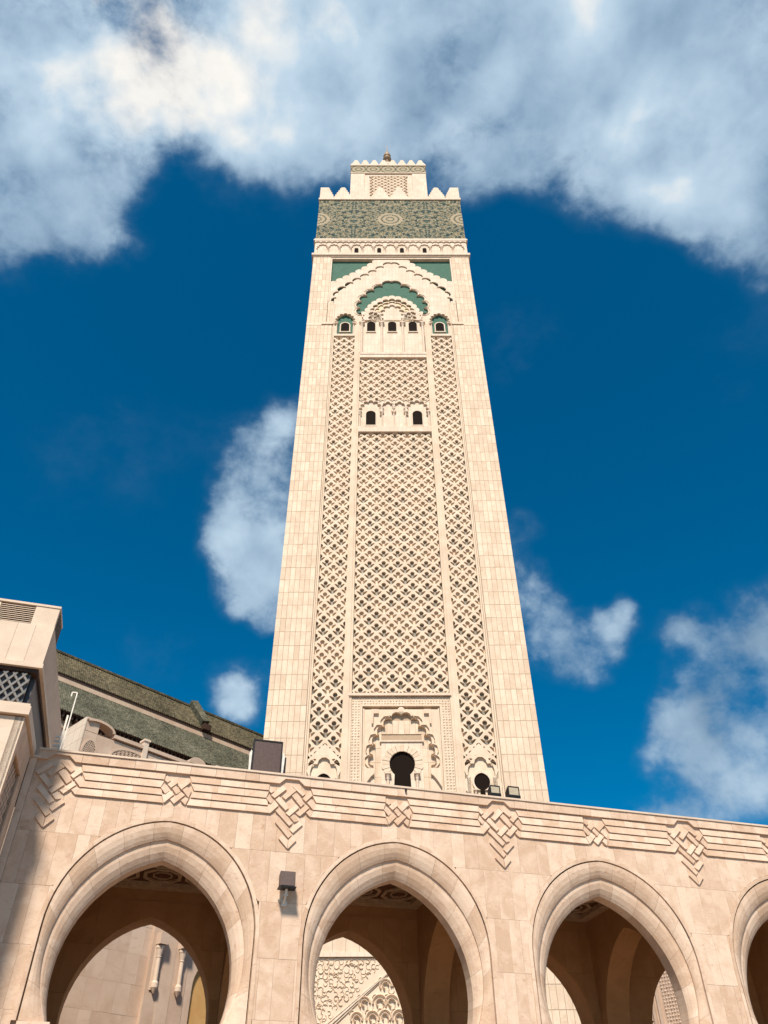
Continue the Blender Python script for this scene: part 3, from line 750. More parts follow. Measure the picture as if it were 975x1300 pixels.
ob = part('arabesque', mb, 'carved_stone', mn); ob['kind'] = 'stuff'
for sx in (-1, 1):
    for (o_, w_, y_) in ((0, .13, .08), (.34, .07, .14), (-.36, .06, .14)):
        za = lambda x: 16.9-.86*abs(x)+o_
        L = [(sx*.001, za(0)), (sx*8.2, za(8.2))]
        loop = [(L[0][0], L[0][1]-w_), (L[1][0], L[1][1]-w_), (L[1][0], L[1][1]+w_), (L[0][0], L[0][1]+w_)]
        loop = [(x, min(z, 16.14)) for x, z in loop]
        part('gable_band', MB().prism(loop, y_, .26), 'white_stone', mn)
mb = MB()
for i in range(14):
    for j in range(9):
        x = -6.9+i*1.06+(j % 2)*.53; z = 6.6+j*.95
        if z > 16.9-.86*abs(x)-.75: continue
        a = rg.uniform(-.4, .4)
        x += rg.uniform(-.12, .12); z += rg.uniform(-.1, .1); k_ = rg.uniform(.8, 1.25); curl(mb, x, z, .42*k_, .10, a-.3, a+3.6, .252, .20, 10); curl(mb, x, z, .21*k_, .08, a, a+4.4, .252, .26, 8); curl(mb, x-.35, z+.36, .17, .06, a, a+3.5, .252, .12, 7)
        curl(mb, x+.42, z-.34, .2, .06, a+2.5, a+6, .252, .14, 7)
ob = part('shell_carving', mb, 'carved_stone', mn); ob['kind'] = 'stuff'

# ================================================================== ARCADED GALLERY (local: x along the front, y back, z up)
AW = 5.5932; AX = Vector((-7.80875, 17.84813, 0)); AZ = math.atan2(0.27015988, 0.96281547)
ar = thing('arcade', 'pink travertine arcade with pointed horseshoe arches and interlaced strapwork band', 'arcade', AX, AZ)
NB = 5; XL, XR = -.5, AW*NB
cx_ = [AW*(n+.5) for n in range(NB)]
ZB = 4.5
def C0(xc, d=0.0): return arch(xc, 2.25+d, 6.2, 8.58+d*1.03, ZB, 16, True)
def C1(xc, d=0.0): return arch(xc, 2.08+d, 5.75, 8.21+d, ZB, 16)
def C2(xc, d=0.0): return arch(xc, 1.87+d, 5.4, 7.80+d, ZB, 16)
fr_loop = [(XL, 0.0), (XL, 9.95)] + [(XR, 9.95), (XR, 0.0)]
for xc in reversed(cx_): 
    c = C1(xc); fr_loop += [(c[-1][0], 0.0)] + c[::-1] + [(c[0][0], 0.0)]
fw_ = part('front_wall', MB().prism(fr_loop, .24, .70), 'travertine_joint', ar)
fr2 = [(XL, 0.0), (XL, 9.95)] + [(XR, 9.95), (XR, 0.0)]
for xc in reversed(cx_):
    c = C0(xc); fr2 += [(c[-1][0], 0.0)] + c[::-1] + [(c[0][0], 0.0)]
part('backing', MB().prism(fr2, .06, .238), 'travertine_joint', fw_)
# facing slabs, cut to the arches
def top_curve(xc, x, fn, d):
    pts = fn(xc, d)
    best = None
    for (a, b) in zip(pts, pts[1:]):
        lo, hi = sorted((a[0], b[0]))
        if lo-1e-9 <= x <= hi+1e-9 and hi > lo:
            z = a[1]+(b[1]-a[1])*(x-a[0])/(b[0]-a[0]); best = z if best is None else max(best, z)
    return best
def slab_pieces(x0, x1, z0, z1, fn, d, centres, hw):
    """the part of a rectangle that lies outside the arch openings (straight jambs below the springing)"""
    out = [(x0, x1)]
    for xc in centres:
        if x1 < xc-hw or x0 > xc+hw: continue
        zt = [top_curve(xc, max(xc-hw+1e-4, min(xc+hw-1e-4, x)), fn, d) or 0 for x in (x0, x1)]
        n = 10; xs = [x0+(x1-x0)*k/n for k in range(n+1)]
        # add exact jamb lines
        xs = sorted(set(xs + [v for v in (xc-hw, xc+hw) if x0 < v < x1]))
        def low(x):
            if abs(x-xc) >= hw-1e-6: return z0
            t = top_curve(xc, x, fn, d); return max(z0, min(z1, t if t is not None else z0))
        polys = []; cur = []
        for i, x in enumerate(xs):
            eps = 1e-5
            vals = [low(x)]
            if abs(abs(x-xc)-hw) < 1e-6:
                inside = top_curve(xc, xc+math.copysign(hw-1e-3, x-xc), fn, d) or z0
                inside = max(z0, min(z1, inside))
                vals = [inside, z0] if x > xc else [z0, inside]
            for v in vals: cur.append((x, v))
        seg_ = []
        for (a, b) in zip(cur, cur[1:]):
            pass
        # collect runs where low < z1
        run = []
        for p in cur:
            if p[1] < z1-.02: run.append(p)
            else:
                if run: run.append((p[0], z1)); polys.append(run); run = []
                run_start = p
                if not run: last_full = p
        if run: polys.append(run)
        res = []
        for rn in polys:
            xa, xb = rn[0][0], rn[-1][0]
            if xb-xa < .03: continue
            lp = [q for q in rn]
            if lp[-1][1] < z1: lp.append((xb, z1))
            lp.append((xa, z1))
            # remove duplicates
            cl = []
            for q in lp:
                if not cl or math.hypot(q[0]-cl[-1][0], q[1]-cl[-1][1]) > 1e-4: cl.append(q)
            if len(cl) >= 3: res.append(cl)
        return res
    return [rect(x0, x1, z0, z1)]
def face_wall(parent, name, xa, xb, courses, fn, d, centres, hw, y0, y1, wid, mat, seed):
    rg = random.Random(seed)
    for (z0, z1) in courses:
        x = xa
        while x < xb-.02:
            w_ = rg.choice(wid)*rg.uniform(.92, 1.08); x1 = min(xb, x+w_)
            if xb-x1 < .12: x1 = xb
            for lp in slab_pieces(x+.0018, x1-.0018, z0+.0022, z1-.0022, fn, d, centres, hw):
                part(name, MB().prism(lp, y0+rg.uniform(-.003, .003), y1, back=False), mat, parent)
            x = x1
SC = [(3.52, 4.68), (4.68, 5.83), (5.83, 6.98), (6.98, 8.10), (8.10, 8.96)]
face_wall(fw_, 'facing_slab', XL, XR-3.2, SC, C0, .10, cx_, 2.35, 0.0, .062, (.30, .34, .40, .46), 'travertine', 4)
face_wall(fw_, 'facing_slab', XL, XR, [(0.0, 1.2), (1.2, 2.36), (2.36, 3.52)], C0, .10, cx_, 2.35, 0.0, .062, (1.1,), 'travertine', 5)
face_wall(fw_, 'facing_slab', XR-3.2, XR, SC, C0, .10, cx_, 2.35, 0.0, .062, (.9,), 'travertine', 6)
# strip behind the strapwork, in long pieces
face_wall(fw_, 'band_slab', XL, XR, [(8.96, 9.94)], C0, 0, [], 0, .012, .062, (.62, .8, 1.0), 'travertine', 8)
# top fascia: lower edge steps up over each great knot
def fascia(xa, xb):
    pts = [(xa, 9.745)]
    for n in range(0, NB+1):
        xk = AW*n
        for (dx, z) in ((-.283, 9.75), (-.143, 9.885), (.197, 9.885), (.357, 9.75)):
            if xa < xk+dx < xb: pts.append((xk+dx, z))
    # clip ends that fall inside a step
    pts.append((xb, 9.745)); return pts
edges = [XL]; rg = random.Random(9); x = XL
while x < XR-.6:
    x += rg.choice((.34, .5, .62, .74))
    n = round(x/AW)
    if -.42 < x-AW*n < .5: x = AW*n+.5
    edges.append(x)
edges.append(XR)
for a, b in zip(edges, edges[1:]):
    if b-a < .05: continue
    low = fascia(a+.003, b-.003)
    part('fascia_slab', MB().prism(low + [(b-.003, 9.955), (a+.003, 9.955)], -.056+rg.uniform(-.003, .003), .062), 'travertine', fw_)
part('coping', MB().box(XL-.02, XR, -.085, .78, 9.958, 10.005), 'pale_coping', ar)
part('end_post', MB().box(-.66, -.503, -.06, .7, 0, 9.74), 'travertine', ar)
part('end_post_cap', MB().box(-.72, -.43, -.09, .5, 9.745, 9.80), 'pale_coping', ar)
# strapwork
BIG = [
 [(-.483,9.44,0),(-.383,9.36,1),(-.093,9.63,1),(-.193,9.72,0)], [(-.203,9.43,0),(-.113,9.35,1),(.157,9.61,1),(.037,9.71,0)],
 [(.037,9.72,0),(.327,9.48,1),(.397,9.56,0),(.187,9.74,0)], [(.037,9.47,1),(.297,9.20,1),(.387,9.31,0),(.137,9.57,0)],
 [(.317,9.43,0),(.407,9.35,1),(.577,9.53,1),(.507,9.66,0)], [(.437,9.33,1),(.617,9.15,1),(.677,9.32,0),(.547,9.45,0)],
 [(.167,9.05,0),(.277,8.97,1),(.517,9.21,1),(.427,9.29,0)], [(.427,9.08,1),(.547,8.97,1),(.617,9.14,0),(.517,9.17,0)],
 [(-.363,9.33,1),(-.083,9.08,1),(-.003,9.16,0),(-.273,9.43,0)], [(-.083,9.03,0),(.017,8.95,1),(.257,9.19,1),(.177,9.28,0)],
 [(-.343,9.06,1),(.037,8.71,1),(.137,8.80,0),(-.263,9.16,0)], [(.037,8.93,1),(.147,8.82,1),(.267,8.86,0),(.137,9.03,0)],
 [(.047,8.63,0),(.137,8.55,1),(.367,8.78,1),(.267,8.85,0)], [(-.323,8.78,1),(.037,8.42,1),(.127,8.51,0),(-.243,8.87,0)],
 [(.040,8.39,0),(.040,8.17,1),(.237,8.39,1),(.137,8.50,0)], [(-.203,8.40,1),(.034,8.17,1),(.034,8.39,0),(-.123,8.50,0)]]
BIGL = [[(-.533,9.53,1),(-.473,9.48,1),(-.393,9.55,0),(-.523,9.68,0)], [(-.593,9.34,1),(-.473,9.21,1),(-.393,9.30,0),(-.523,9.45,0)], [(-.553,9.16,0),(-.473,8.97,1),(-.263,9.19,1),(-.373,9.32,0)]]
SML = [
 [(-.30,9.53,1),(-.22,9.48,1),(-.15,9.55,0),(-.26,9.67,0)], [(-.22,9.45,0),(-.12,9.36,1),(.03,9.50,1),(-.01,9.65,0)],
 [(-.36,9.34,1),(-.23,9.20,1),(-.14,9.29,0),(-.30,9.46,0)], [(-.30,9.16,0),(-.23,8.98,1),(-.01,9.21,1),(-.11,9.30,0)],
 [(-.09,9.35,1),(.03,9.21,1),(.13,9.30,0),(-.01,9.44,0)], [(.03,9.45,0),(.13,9.34,1),(.33,9.55,1),(.20,9.64,0)],
 [(.15,9.34,1),(.33,9.16,1),(.38,9.34,0),(.26,9.44,0)], [(-.10,9.09,0),(.01,8.98,1),(.24,9.22,1),(.14,9.30,0)],
 [(.16,9.08,1),(.28,8.98,1),(.34,9.15,0),(.25,9.18,0)]]
def wedge(parent, name, poly, xk, lo=-.045, hi=-.022):
    c = (sum(p[0] for p in poly)/len(poly), sum(p[1] for p in poly)/len(poly))
    P = []
    for (x, z, k) in poly:
        P.append((xk+c[0]+(x-c[0])*.965, lo if k else hi, c[1]+(z-c[1])*.965))
    mb = MB(); n = len(P)
    mb.face(P)
    for i in range(n):
        a, b = P[i], P[(i+1) % n]; mb.face([a, b, (b[0], .03, b[2]), (a[0], .03, a[2])])
    return part(name, mb, 'travertine', parent)
def split_strap(x0, x1, zt, zb, ends, rg):
    """a straight strap, its ends given as (top dx, bottom dx), cut into stones"""
    n = max(1, round((x1-x0)/.62)); cuts = [0]+sorted(rg.uniform(k-.25, k+.25)/n for k in range(1, n))+[1]
    for i in range(n):
        f0, f1 = cuts[i], cuts[i+1]
        xt0 = x0+(x1-x0)*f0; xt1 = x0+(x1-x0)*f1
        pts = [(xt0+(ends[0] if i == 0 else 0), zt, 0), (xt0+(ends[1] if i == 0 else 0), zb, 1), (xt1+(ends[3] if i == n-1 else 0), zb, 1), (xt1+(ends[2] if i == n-1 else 0), zt, 0)]
        P = [(a+(.002 if k in (0, 1) else -.002), (-.044 if f else -.018), z) for k, (a, z, f) in enumerate(pts)]
        mb = MB(); mb.face(P)
        for k in range(4):
            a, b = P[k], P[(k+1) % 4]; mb.face([a, b, (b[0], .03, b[2]), (a[0], .03, a[2])])
        part('strap_stone', mb, 'travertine', fw_)
rg = random.Random(12)
for n in range(NB):
    xk = AW*n
    if n < NB:
        for p in BIG: wedge(fw_, 'knot_bar', p, xk)
        if n > 0:
            for p in BIGL: wedge(fw_, 'knot_bar', p, xk)
        for p in SML: wedge(fw_, 'knot_bar', p, xk+AW/2)
    a, b, c, d = xk+.60, xk+AW/2-.33, xk+AW/2+.36, xk+AW-.56
    for (x0, x1) in ((a, b), (c, d)):
        split_strap(x0, x1, 9.715, 9.548, (-.08, -.015, .03, .02), rg)
        split_strap(x0, x1, 9.535, 9.352, (-.03, .075, .03, -.03), rg)
        split_strap(x0, x1, 9.335, 9.172, (.075, .02, .00, .03), rg)
        split_strap(x0, x1, 9.155, 8.985, (.02, -.045, .03, .09), rg)
# archivolts
def ring_pieces(parent, name, outer, inner, nseg, yo, yi, yback, mat, sub=4, gap=.002, soffit=True):
    O_ = resample(outer, nseg*sub); I_ = resample(inner, nseg*sub)
    for s_ in range(nseg):
        mb = MB(); rngk = range(s_*sub, (s_+1)*sub)
        def sh(p, q, f): return (p[0]+(q[0]-p[0])*f, p[1]+(q[1]-p[1])*f)
        oo = [O_[k] for k in range(s_*sub, (s_+1)*sub+1)]; ii = [I_[k] for k in range(s_*sub, (s_+1)*sub+1)]
        f = gap/max(.05, math.hypot(oo[1][0]-oo[0][0], oo[1][1]-oo[0][1]))
        oo[0] = sh(oo[0], oo[1], f); ii[0] = sh(ii[0], ii[1], f); oo[-1] = sh(oo[-1], oo[-2], f); ii[-1] = sh(ii[-1], ii[-2], f)
        j = random.uniform(-.002, .002)
        for k in range(sub):
            a, b, c, d = oo[k], oo[k+1], ii[k+1], ii[k]
            prof = [(0.0, yo+j), (.3, yo+j+(yi-yo)*.10), (.6, yo+j+(yi-yo)*.36), (.85, yo+j+(yi-yo)*.72), (1.0, yi+j)]
            for (t0, y0), (t1, y1) in zip(prof, prof[1:]):
                mb.face([(*[sh(a, d, t0)[0]], y0, sh(a, d, t0)[1]), (sh(b, c, t0)[0], y0, sh(b, c, t0)[1]), (sh(b, c, t1)[0], y1, sh(b, c, t1)[1]), (sh(a, d, t1)[0], y1, sh(a, d, t1)[1])])
            mb.face([(d[0], yi+j, d[1]), (c[0], yi+j, c[1]), (c[0], yback, c[1]), (d[0], yback, d[1])])
            mb.face([(a[0], yback, a[1]), (b[0], yback, b[1]), (b[0], yo+j, b[1]), (a[0], yo+j, a[1])])
        for (a, d) in ((oo[0], ii[0]), (oo[-1], ii[-1])):
            mb.face([(a[0], yo+j, a[1]), (d[0], yi+j, d[1]), (d[0], yback, d[1]), (a[0], yback, a[1])])
        part(name, mb, mat, parent)
for n, xc in enumerate(cx_):
    # bead, then a dark groove, then the two orders
    ring_pieces(fw_, 'arch_bead', C0(xc, .098), C0(xc, .012), 9, -.016, -.012, .062, 'travertine', 5, .002)
    ring_pieces(fw_, 'voussoir', C0(xc, -.022), C1(xc, .0), 15, .006, .13, .30, 'travertine', 4)
    ring_pieces(fw_, 'inner_voussoir', C1(xc, .0), C2(xc, .0), 13, .175, .36, .70, 'travertine', 4)
    for sx in (-1, 1):
        # impost and jamb under the arch
        b_ = C2(xc)[0][0]-xc; xa, xb = sorted((xc+sx*1.62, xc+sx*2.24))
        part('impost', MB().box(xa, xb, .0, .76, 4.20, ZB-.004), 'travertine', ar)
        xa, xb = sorted((xc+sx*1.78, xc+sx*2.3)); part('jamb', MB().box(xa, xb, .02, .72, 0, 4.275), 'travertine', ar)
# rear wall
YR0, YR1 = 5.1, 5.9
rr_loop = [(XL, 0.0), (XL, 9.6), (XR, 9.6), (XR, 0.0)]
for xc in reversed(cx_):
    c = C2(xc, .0); rr_loop += [(xc+1.72, 0.0), (xc+1.72, ZB)] + c[::-1] + [(xc-1.72, ZB), (xc-1.72, 0.0)]
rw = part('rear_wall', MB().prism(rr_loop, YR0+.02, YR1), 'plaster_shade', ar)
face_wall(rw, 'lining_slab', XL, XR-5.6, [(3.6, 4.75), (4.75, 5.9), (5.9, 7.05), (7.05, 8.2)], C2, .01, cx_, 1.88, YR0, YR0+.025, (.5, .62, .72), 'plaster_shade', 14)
# cross walls with arches between the bays
for n in range(0, NB+1):
    xp = AW*n
    x0, x1 = (xp-.72, xp+.02) if n else (XL-.01, XL+.25)
    yc = 2.9
    if n:
        c = arch(yc, 1.87, 5.4, 7.8, ZB, 14)
        loop = [(.70, 0), (.70, 8.62), (5.12, 8.62), (5.12, 0), (yc+1.72, 0), (yc+1.72, ZB)] + c[::-1] + [(yc-1.72, ZB), (yc-1.72, 0)]
    else: loop = [(.70, 0), (.70, 8.62), (5.12, 8.62), (5.12, 0)]
    part('cross_wall', MB().prism(loop, x0, x1, tr=lambda a, b, z: (b, a, z)), 'plaster_shade', ar)
# painted ceiling, one field per bay
for n in range(NB):
    xa, xb = (AW*n+.02 if n else XL+.25), AW*(n+1)-.72
    cl = part('ceiling_panel', MB().box(xa, xb, .70, 5.1, 8.62, 8.75), 'ceiling_red', ar)
    part('ceiling_border', MB().box(xa, xb, .70, 1.0, 8.48, 8.618), 'ceiling_cream', cl)
    part('ceiling_border', MB().box(xa, xb, 4.8, 5.1, 8.48, 8.618), 'ceiling_cream', cl)
    part('ceiling_border', MB().box(xa, xa+.3, 1.0, 4.8, 8.48, 8.618), 'ceiling_cream', cl)
    part('ceiling_border', MB().box(xb-.3, xb, 1.0, 4.8, 8.48, 8.618), 'ceiling_cream', cl)
    nx = 4; ny = 3; wx = (xb-xa-.6)/nx; wy = 3.8/ny
    for i in range(nx):
        for j in range(ny):
            mx_, my_ = xa+.3+(i+.5)*wx, 1.0+(j+.5)*wy
            mb = MB()
            for (ro, ri, z) in ((.98, .80, 8.575), (.5, .42, 8.59)):
                for k in range(8):
                    a0, a1 = R(22.5+45*k), R(22.5+45*(k+1))
                    q = [(mx_+math.cos(a)*r_*wx/2, my_+math.sin(a)*r_*wy/2) for a, r_ in ((a0, ro), (a1, ro), (a1, ri), (a0, ri))]
                    mb.face([(x, y, z) for x, y in q]); mb.face([(q[3][0], q[3][1], z), (q[2][0], q[2][1], z), (q[2][0], q[2][1], 8.62), (q[3][0], q[3][1], 8.62)])
                    mb.face([(q[0][0], q[0][1], z), (q[1][0], q[1][1], z), (q[1][0], q[1][1], 8.62), (q[0][0], q[0][1], 8.62)])
            part('ceiling_rosette', mb, 'ceiling_cream', cl)
part('roof_slab', MB().box(XL, XR, .72, YR1, 8.76, 9.5), 'pale_coping', ar)

# ================================================================== LEFT CORNER BUILDING (same axes as the arcade)
def LA(x, y, z): return AX + Matrix.Rotation(AZ, 3, 'Z') @ Vector((x, y, z))
cb = thing('corner_building', 'pale stone corner block with louvred top and patterned tile band beside the arcade', 'building', LA(-.66, -2.1, 0), AZ)
# local: x=0 is the right-hand corner (building towards -x), y=0 its front
BWD = 14.0; BDP = 6.2
def bside(name, x0, x1, y0, y1, z0, z1, mat, parent=cb): return part(name, MB().box(x0, x1, y0, y1, z0, z1), mat, parent)
lowl = [(0.0, 0.0), (1.95, 0.0), (1.95, 9.75), (0.0, 9.75)]       # side wall in (y,z) with the lattice window recess
win_ = [(.22, 5.2), (1.45, 5.2), (1.45, 9.05), (.22, 9.05)]
part('wall', MB().box(-BWD, -.20, .02, 1.98, 0, 9.78), 'plaster_shade', cb)
part('side_wall', MB().prism(lowl, -.20, -.03, holes=[win_], tr=lambda a, b, z: (b, a, z)), 'travertine_joint', cb)
for (y0, y1, z0, z1) in ((.0, .22, 5.2, 9.05), (1.45, 1.95, 5.2, 7.1), (1.45, 1.95, 7.1, 9.05), (0, .95, 9.05, 9.75), (.95, 1.95, 9.05, 9.75), (0, 1, 2.6, 5.2), (1, 1.95, 2.6, 5.2), (0, 1, 0, 2.6), (1, 1.95, 0, 2.6)):
    bside('side_slab', -.04, 0.0, y0+.004, y1-.004, z0+.004, z1-.004, 'travertine')
# sebka grille in the side window
for k in range(-9, 16):
    for sg in (1, -1):
        c0 = 5.2+k*.30; pts = []
        for t in (0, 1):
            y = .22+1.23*t; z = c0+(1.23*t*1.35 if sg > 0 else (1-t)*1.23*1.35); pts.append((y, z))
        (ya, za), (yb, zb_) = pts
        def clipz(ya, za, yb, zb_):
            f = lambda z: ya+(yb-ya)*(z-za)/(zb_-za)
            if zb_ < za: ya, za, yb, zb_ = yb, zb_, ya, za
            if zb_ < 5.22 or za > 9.03: return None
            y0, z0, y1, z1 = ya, za, yb, zb_
            g_ = lambda z: ya+(yb-ya)*(z-za)/(zb_-za)
            if z0 < 5.22: y0, z0 = g_(5.22), 5.22
            if z1 > 9.03: y1, z1 = g_(9.03), 9.03
            return y0, z0, y1, z1
        q = clipz(ya, za, yb, zb_)
        if q and math.hypot(q[2]-q[0], q[3]-q[1]) > .1:
            part('grille_bar', MB().bar((-.11+.004*sg, q[0], q[1]), (-.11+.004*sg, q[2], q[3]), .07, .06), 'pink_stone', cb)
# front slabs of the lower wall
rg = random.Random(31)
for (z0, z1) in ((0, 2.4), (2.4, 4.8), (4.8, 7.1), (7.1, 8.5), (8.5, 9.75)):
    x = -.002
    while x > -8:
        w_ = rg.choice((.55, .7, .85)); bside('front_slab', max(-8, x-w_)+.004, x-.004, 0.0, .05, z0+.004, z1-.004, 'pale_coping'); x -= w_
bside('ledge', -BWD, .07, -.10, 2.02, 9.78, 9.98, 'pale_coping')
bside('ledge', -BWD, .03, -.05, 2.00, 9.985, 10.06, 'pale_coping')
# recessed tile band with lozenge net
bside('tile_band', -BWD, -.20, .16, BDP, 10.06, 10.86, 'dark_opening')
rgx = random.Random(3)
MAT['net_grey'] = plain('net_grey', (.13, .12, .115), .5, var=.3, scale=8)
MAT['band_back'] = plain('band_back', (.075, .075, .085), .5, var=.3, scale=8)
bside('tile_back', -5.0, -.19, .12, .158, 10.07, 10.85, 'band_back')
for k in range(-3, 30):
    for sg in (1, -1):
        xa = -.22-k*.20; z0, z1 = 10.08, 10.84; L_ = (z1-z0)*.72
        xb = xa-L_*sg
        if min(xa, xb) < -4.9: continue
        p, q = (xa, z0), (xb, z1)
        if max(xa, xb) > -.2:
            if min(xa, xb) > -.24: continue
            t = (-.2-p[0])/(q[0]-p[0]); mid = (-.2, z0+(z1-z0)*t)
            if p[0] > -.2: p = mid
            else: q = mid
        part('net_bar', MB().bar((p[0], .085+.003*sg, p[1]), (q[0], .085+.003*sg, q[1]), .045, .07), 'net_grey', cb)
for i in range(24):
    for j in range(5):
        x = -.30-i*.20-(.10 if j % 2 else 0); z = 10.18+j*.139
        if x > -4.8: part('tile_stud', MB().lathe([(.03, 0), (.03, .02), (.016, .035)], 0, 0, 0, 6), 'pale_coping', cb).matrix_local = Matrix.Translation((x, .115, z)) @ Matrix.Rotation(R(90), 4, 'X')
bside('band_side', -.20, -.10, .30, BDP-.2, 10.06, 10.86, 'band_back')
# upper block
bside('soffit_moulding', -BWD, -.05, .02, BDP, 10.862, 10.95, 'dark_timber')
bside('lower_moulding', -BWD, .03, -.06, BDP+.05, 10.952, 11.06, 'pale_coping')
bside('upper_wall', -BWD, -.03, .03, BDP, 11.06, 12.06, 'travertine_joint')
x = 0.0
for w_ in (.42, .40, .40, .55, .5, .5, .6, .6):
    bside('parapet_slab', x-w_+.003, x-.003, 0.0, .035, 11.063, 12.10, 'pale_coping'); x -= w_  # paler front slabs: the sunlit face is put into the stone colour
y = .04
for w_ in (1.1, 1.1, 1.2, 1.3, 1.4):
    bside('parapet_side_slab', -.032, -.002, y+.003, min(BDP, y+w_)-.003, 11.063, 12.10, 'pink_stone'); y += w_  # darker pink side slabs: the shaded face is put into the colour
# louvred attic
la_ = bside('attic', -BWD, -.06, .14, .9, 12.10, 12.62, 'dark_timber')
bside('attic_panel', -.56, -.02, .04, .16, 12.11, 12.64, 'pale_coping')
bside('attic_side', -.058, -.015, .165, .92, 12.11, 12.62, 'dark_timber')
bside('attic_top', -BWD, .0, .02, .94, 12.643, 12.70, 'pale_coping')
for b0 in (-1.36, -2.20, -3.04):
    bside('attic_post', b0-.04, b0, .05, .2, 12.11, 12.64, 'pale_coping')
    for k in range(9):
        z = 12.15+k*.054
        part('louvre_slat', MB().prism([(.06, z), (.14, z+.03), (.14, z+.045), (.06, z+.015)], b0, b0+.80, tr=lambda a, b, z_: (b, a, z_)), 'pale_coping', cb)

# ================================================================== PRAYER HALL AND ITS WING (axes turned 44 degrees)
MZ = R(90-44)                                   # their long direction
dm = Vector((math.sin(R(44)), math.cos(R(44)), 0)); nq = Vector((dm.y, -dm.x, 0))   # nq faces the camera side
# wing: local x along dm, y back (-nq)
P0 = Vector((-8.1152, 30.9539, 0))
wg = thing('mosque_wing', 'lower pink stone wing with curled coping and pierced fanlights behind the arcade', 'building', P0, MZ)
# local y axis = rotated (0,1) = (-sin MZ, cos MZ) = (-dm.y, dm.x) = -nq : points back
WX0, WX1 = -4.78, 4.9
part('wall', MB().box(WX0+.03, WX1, .05, 7, 0, 15.4), 'travertine_joint', wg)
rg = random.Random(44)
for row, (z0, z1) in enumerate(((4.0, 5.3), (5.3, 6.6), (6.6, 7.5), (7.5, 8.4), (8.4, 9.3), (9.3, 10.6), (10.6, 12.4), (12.4, 13.9), (13.9, 15.4))):
    x = WX0
    while x < 4.5:
        w_ = rg.choice((.45, .55, .7)); part('wall_slab', MB().box(x+.002, min(4.5, x+w_)-.002, rg.uniform(-.004, .004), .06, z0+.002, z1-.002), 'pink_stone', wg); x += w_
part('plain_facing', MB().box(4.5, WX1, .0, .06, 4.0, 15.4), 'pink_stone', wg)
part('coping', MB().box(WX0+1.2, WX1, -.09, .4, 15.46, 15.60), 'pink_stone', wg)
# end pier: its sunlit brightness is put into a whiter stone
part('end_pier', MB().box(WX0-.02, WX0-.0, -.02, 2.2, 0, 15.9), 'pale_coping', wg)
for (z0, z1) in ((12.0, 14.0), (14.0, 15.05), (15.05, 15.92)): part('pier_slab', MB().box(WX0-.07, WX0-.022, -.03, 2.2, z0+.006, z1-.006), 'white_stone', wg)
part('pier_head', MB().box(WX0, WX0+.55, 0.0, 2.2, 15.42, 15.95), 'pink_stone', wg)
def volute(parent, x, z, s_, flip=1):
    outer = [(x-.05*s_, z), (x-.05*s_, z+.36*s_)] + [(x+flip*s_*(.42-.42*math.cos(R(a)))*1.0, z+.36*s_+.18*s_*math.sin(R(a*1.0))) for a in range(20, 100, 20)]
    L = [(x, z)]
    for a in range(180, -1, -15): L.append((x+.42*s_+.42*s_*math.cos(R(a))*flip*1.0, z+.30*s_*math.sin(R(a))))
    return part('volute_coping', MB().prism(L, -.10, .4), 'pink_stone', parent)
mbv = MB(); A_ = [(WX0+.50+.72*math.cos(R(a)), 15.60+.34*math.sin(R(a))) for a in range(0, 136, 9)]; B_ = [(WX0+.50+.62*math.cos(R(a)), 15.60+.25*math.sin(R(a))) for a in range(0, 136, 9)]
part('volute_coping', mbv.prism(A_ + B_[::-1], -.10, .4), 'pink_stone', wg)
volute(wg, -.10, 15.60, 1.0)
for xp in (-2.16, 1.35): 
    part('parapet_post', MB().box(xp-.10, xp+.10, -.10, .2, 14.9, 15.78), 'pale_coping', wg); part('post_cap', MB().box(xp-.14, xp+.14, -.14, .24, 15.78, 15.86), 'pale_coping', wg)
def fanlight(xc, zc, rx, rz):
    loop = [(xc+rx*math.cos(R(a)), zc+rz*math.sin(R(a))) for a in range(0, 181, 12)]
    f_ = part('fanlight', MB().prism(loop, -.012, .02), 'dark_timber', wg)
    out = [(xc+(rx+.07)*math.cos(R(a)), zc+(rz+.05)*math.sin(R(a))) for a in range(0, 181, 12)]
    part('fanlight_rim', MB().prism(out + loop[::-1], -.05, .01), 'pink_stone', f_)
    mb = MB()
    for i in range(-8, 9):
        for sg in (1, -1):
            p = None; pts = []
            for k in range(0, 40):
                x = xc+i*rx/2.6+sg*(k-20)*rx*.06; z = zc+k*rz/39
                if ((x-xc)/rx)**2+((z-zc)/rz)**2 < .97: pts.append((x, z))
            if len(pts) > 3: mb.bar((pts[0][0], -.025, pts[0][1]), (pts[-1][0], -.025, pts[-1][1]), .026, .03)
    part('fanlight_tracery', mb, 'pink_stone', f_)
fanlight(-2.65, 14.78, .85, .40); fanlight(-4.42, 14.55, .26, .52)
# engaged pilaster with hanging colonnettes, then an arched niche (seen through the first arch)
part('pilaster_strip', MB().box(-.38, 1.20, -.16, .04, 4.0, 14), 'pink_stone', wg)
part('pilaster_recess', MB().box(.12, .62, -.175, -.162, 4.0, 9.6), 'pink_stone', wg)
for xc in (-.10, .86):
    part('corbel_block', MB().box(xc-.16, xc+.16, -.46, -.162, 8.78, 9.15), 'pink_stone', wg)
    part('colonnette', MB().lathe([(.02, -.12), (.09, 0), (.12, .05), (.12, .19), (.09, .23), (.075, .26), (.07, .95), (.09, .98), (.075, 1.0), (.10, 1.10), (.13, 1.22), (.15, 1.26), (.15, 1.34)], xc, -.26, 7.42, 12), 'pale_coping', wg)
part('colonnette_back', MB().box(-.24, .02, -.20, -.162, 7.4, 8.78), 'pale_coping', wg)
nch = [(1.50, 4.0)] + arch(2.3, .8, 7.7, 8.7, 7.7, 8)[0:] + [(3.1, 4.0)]
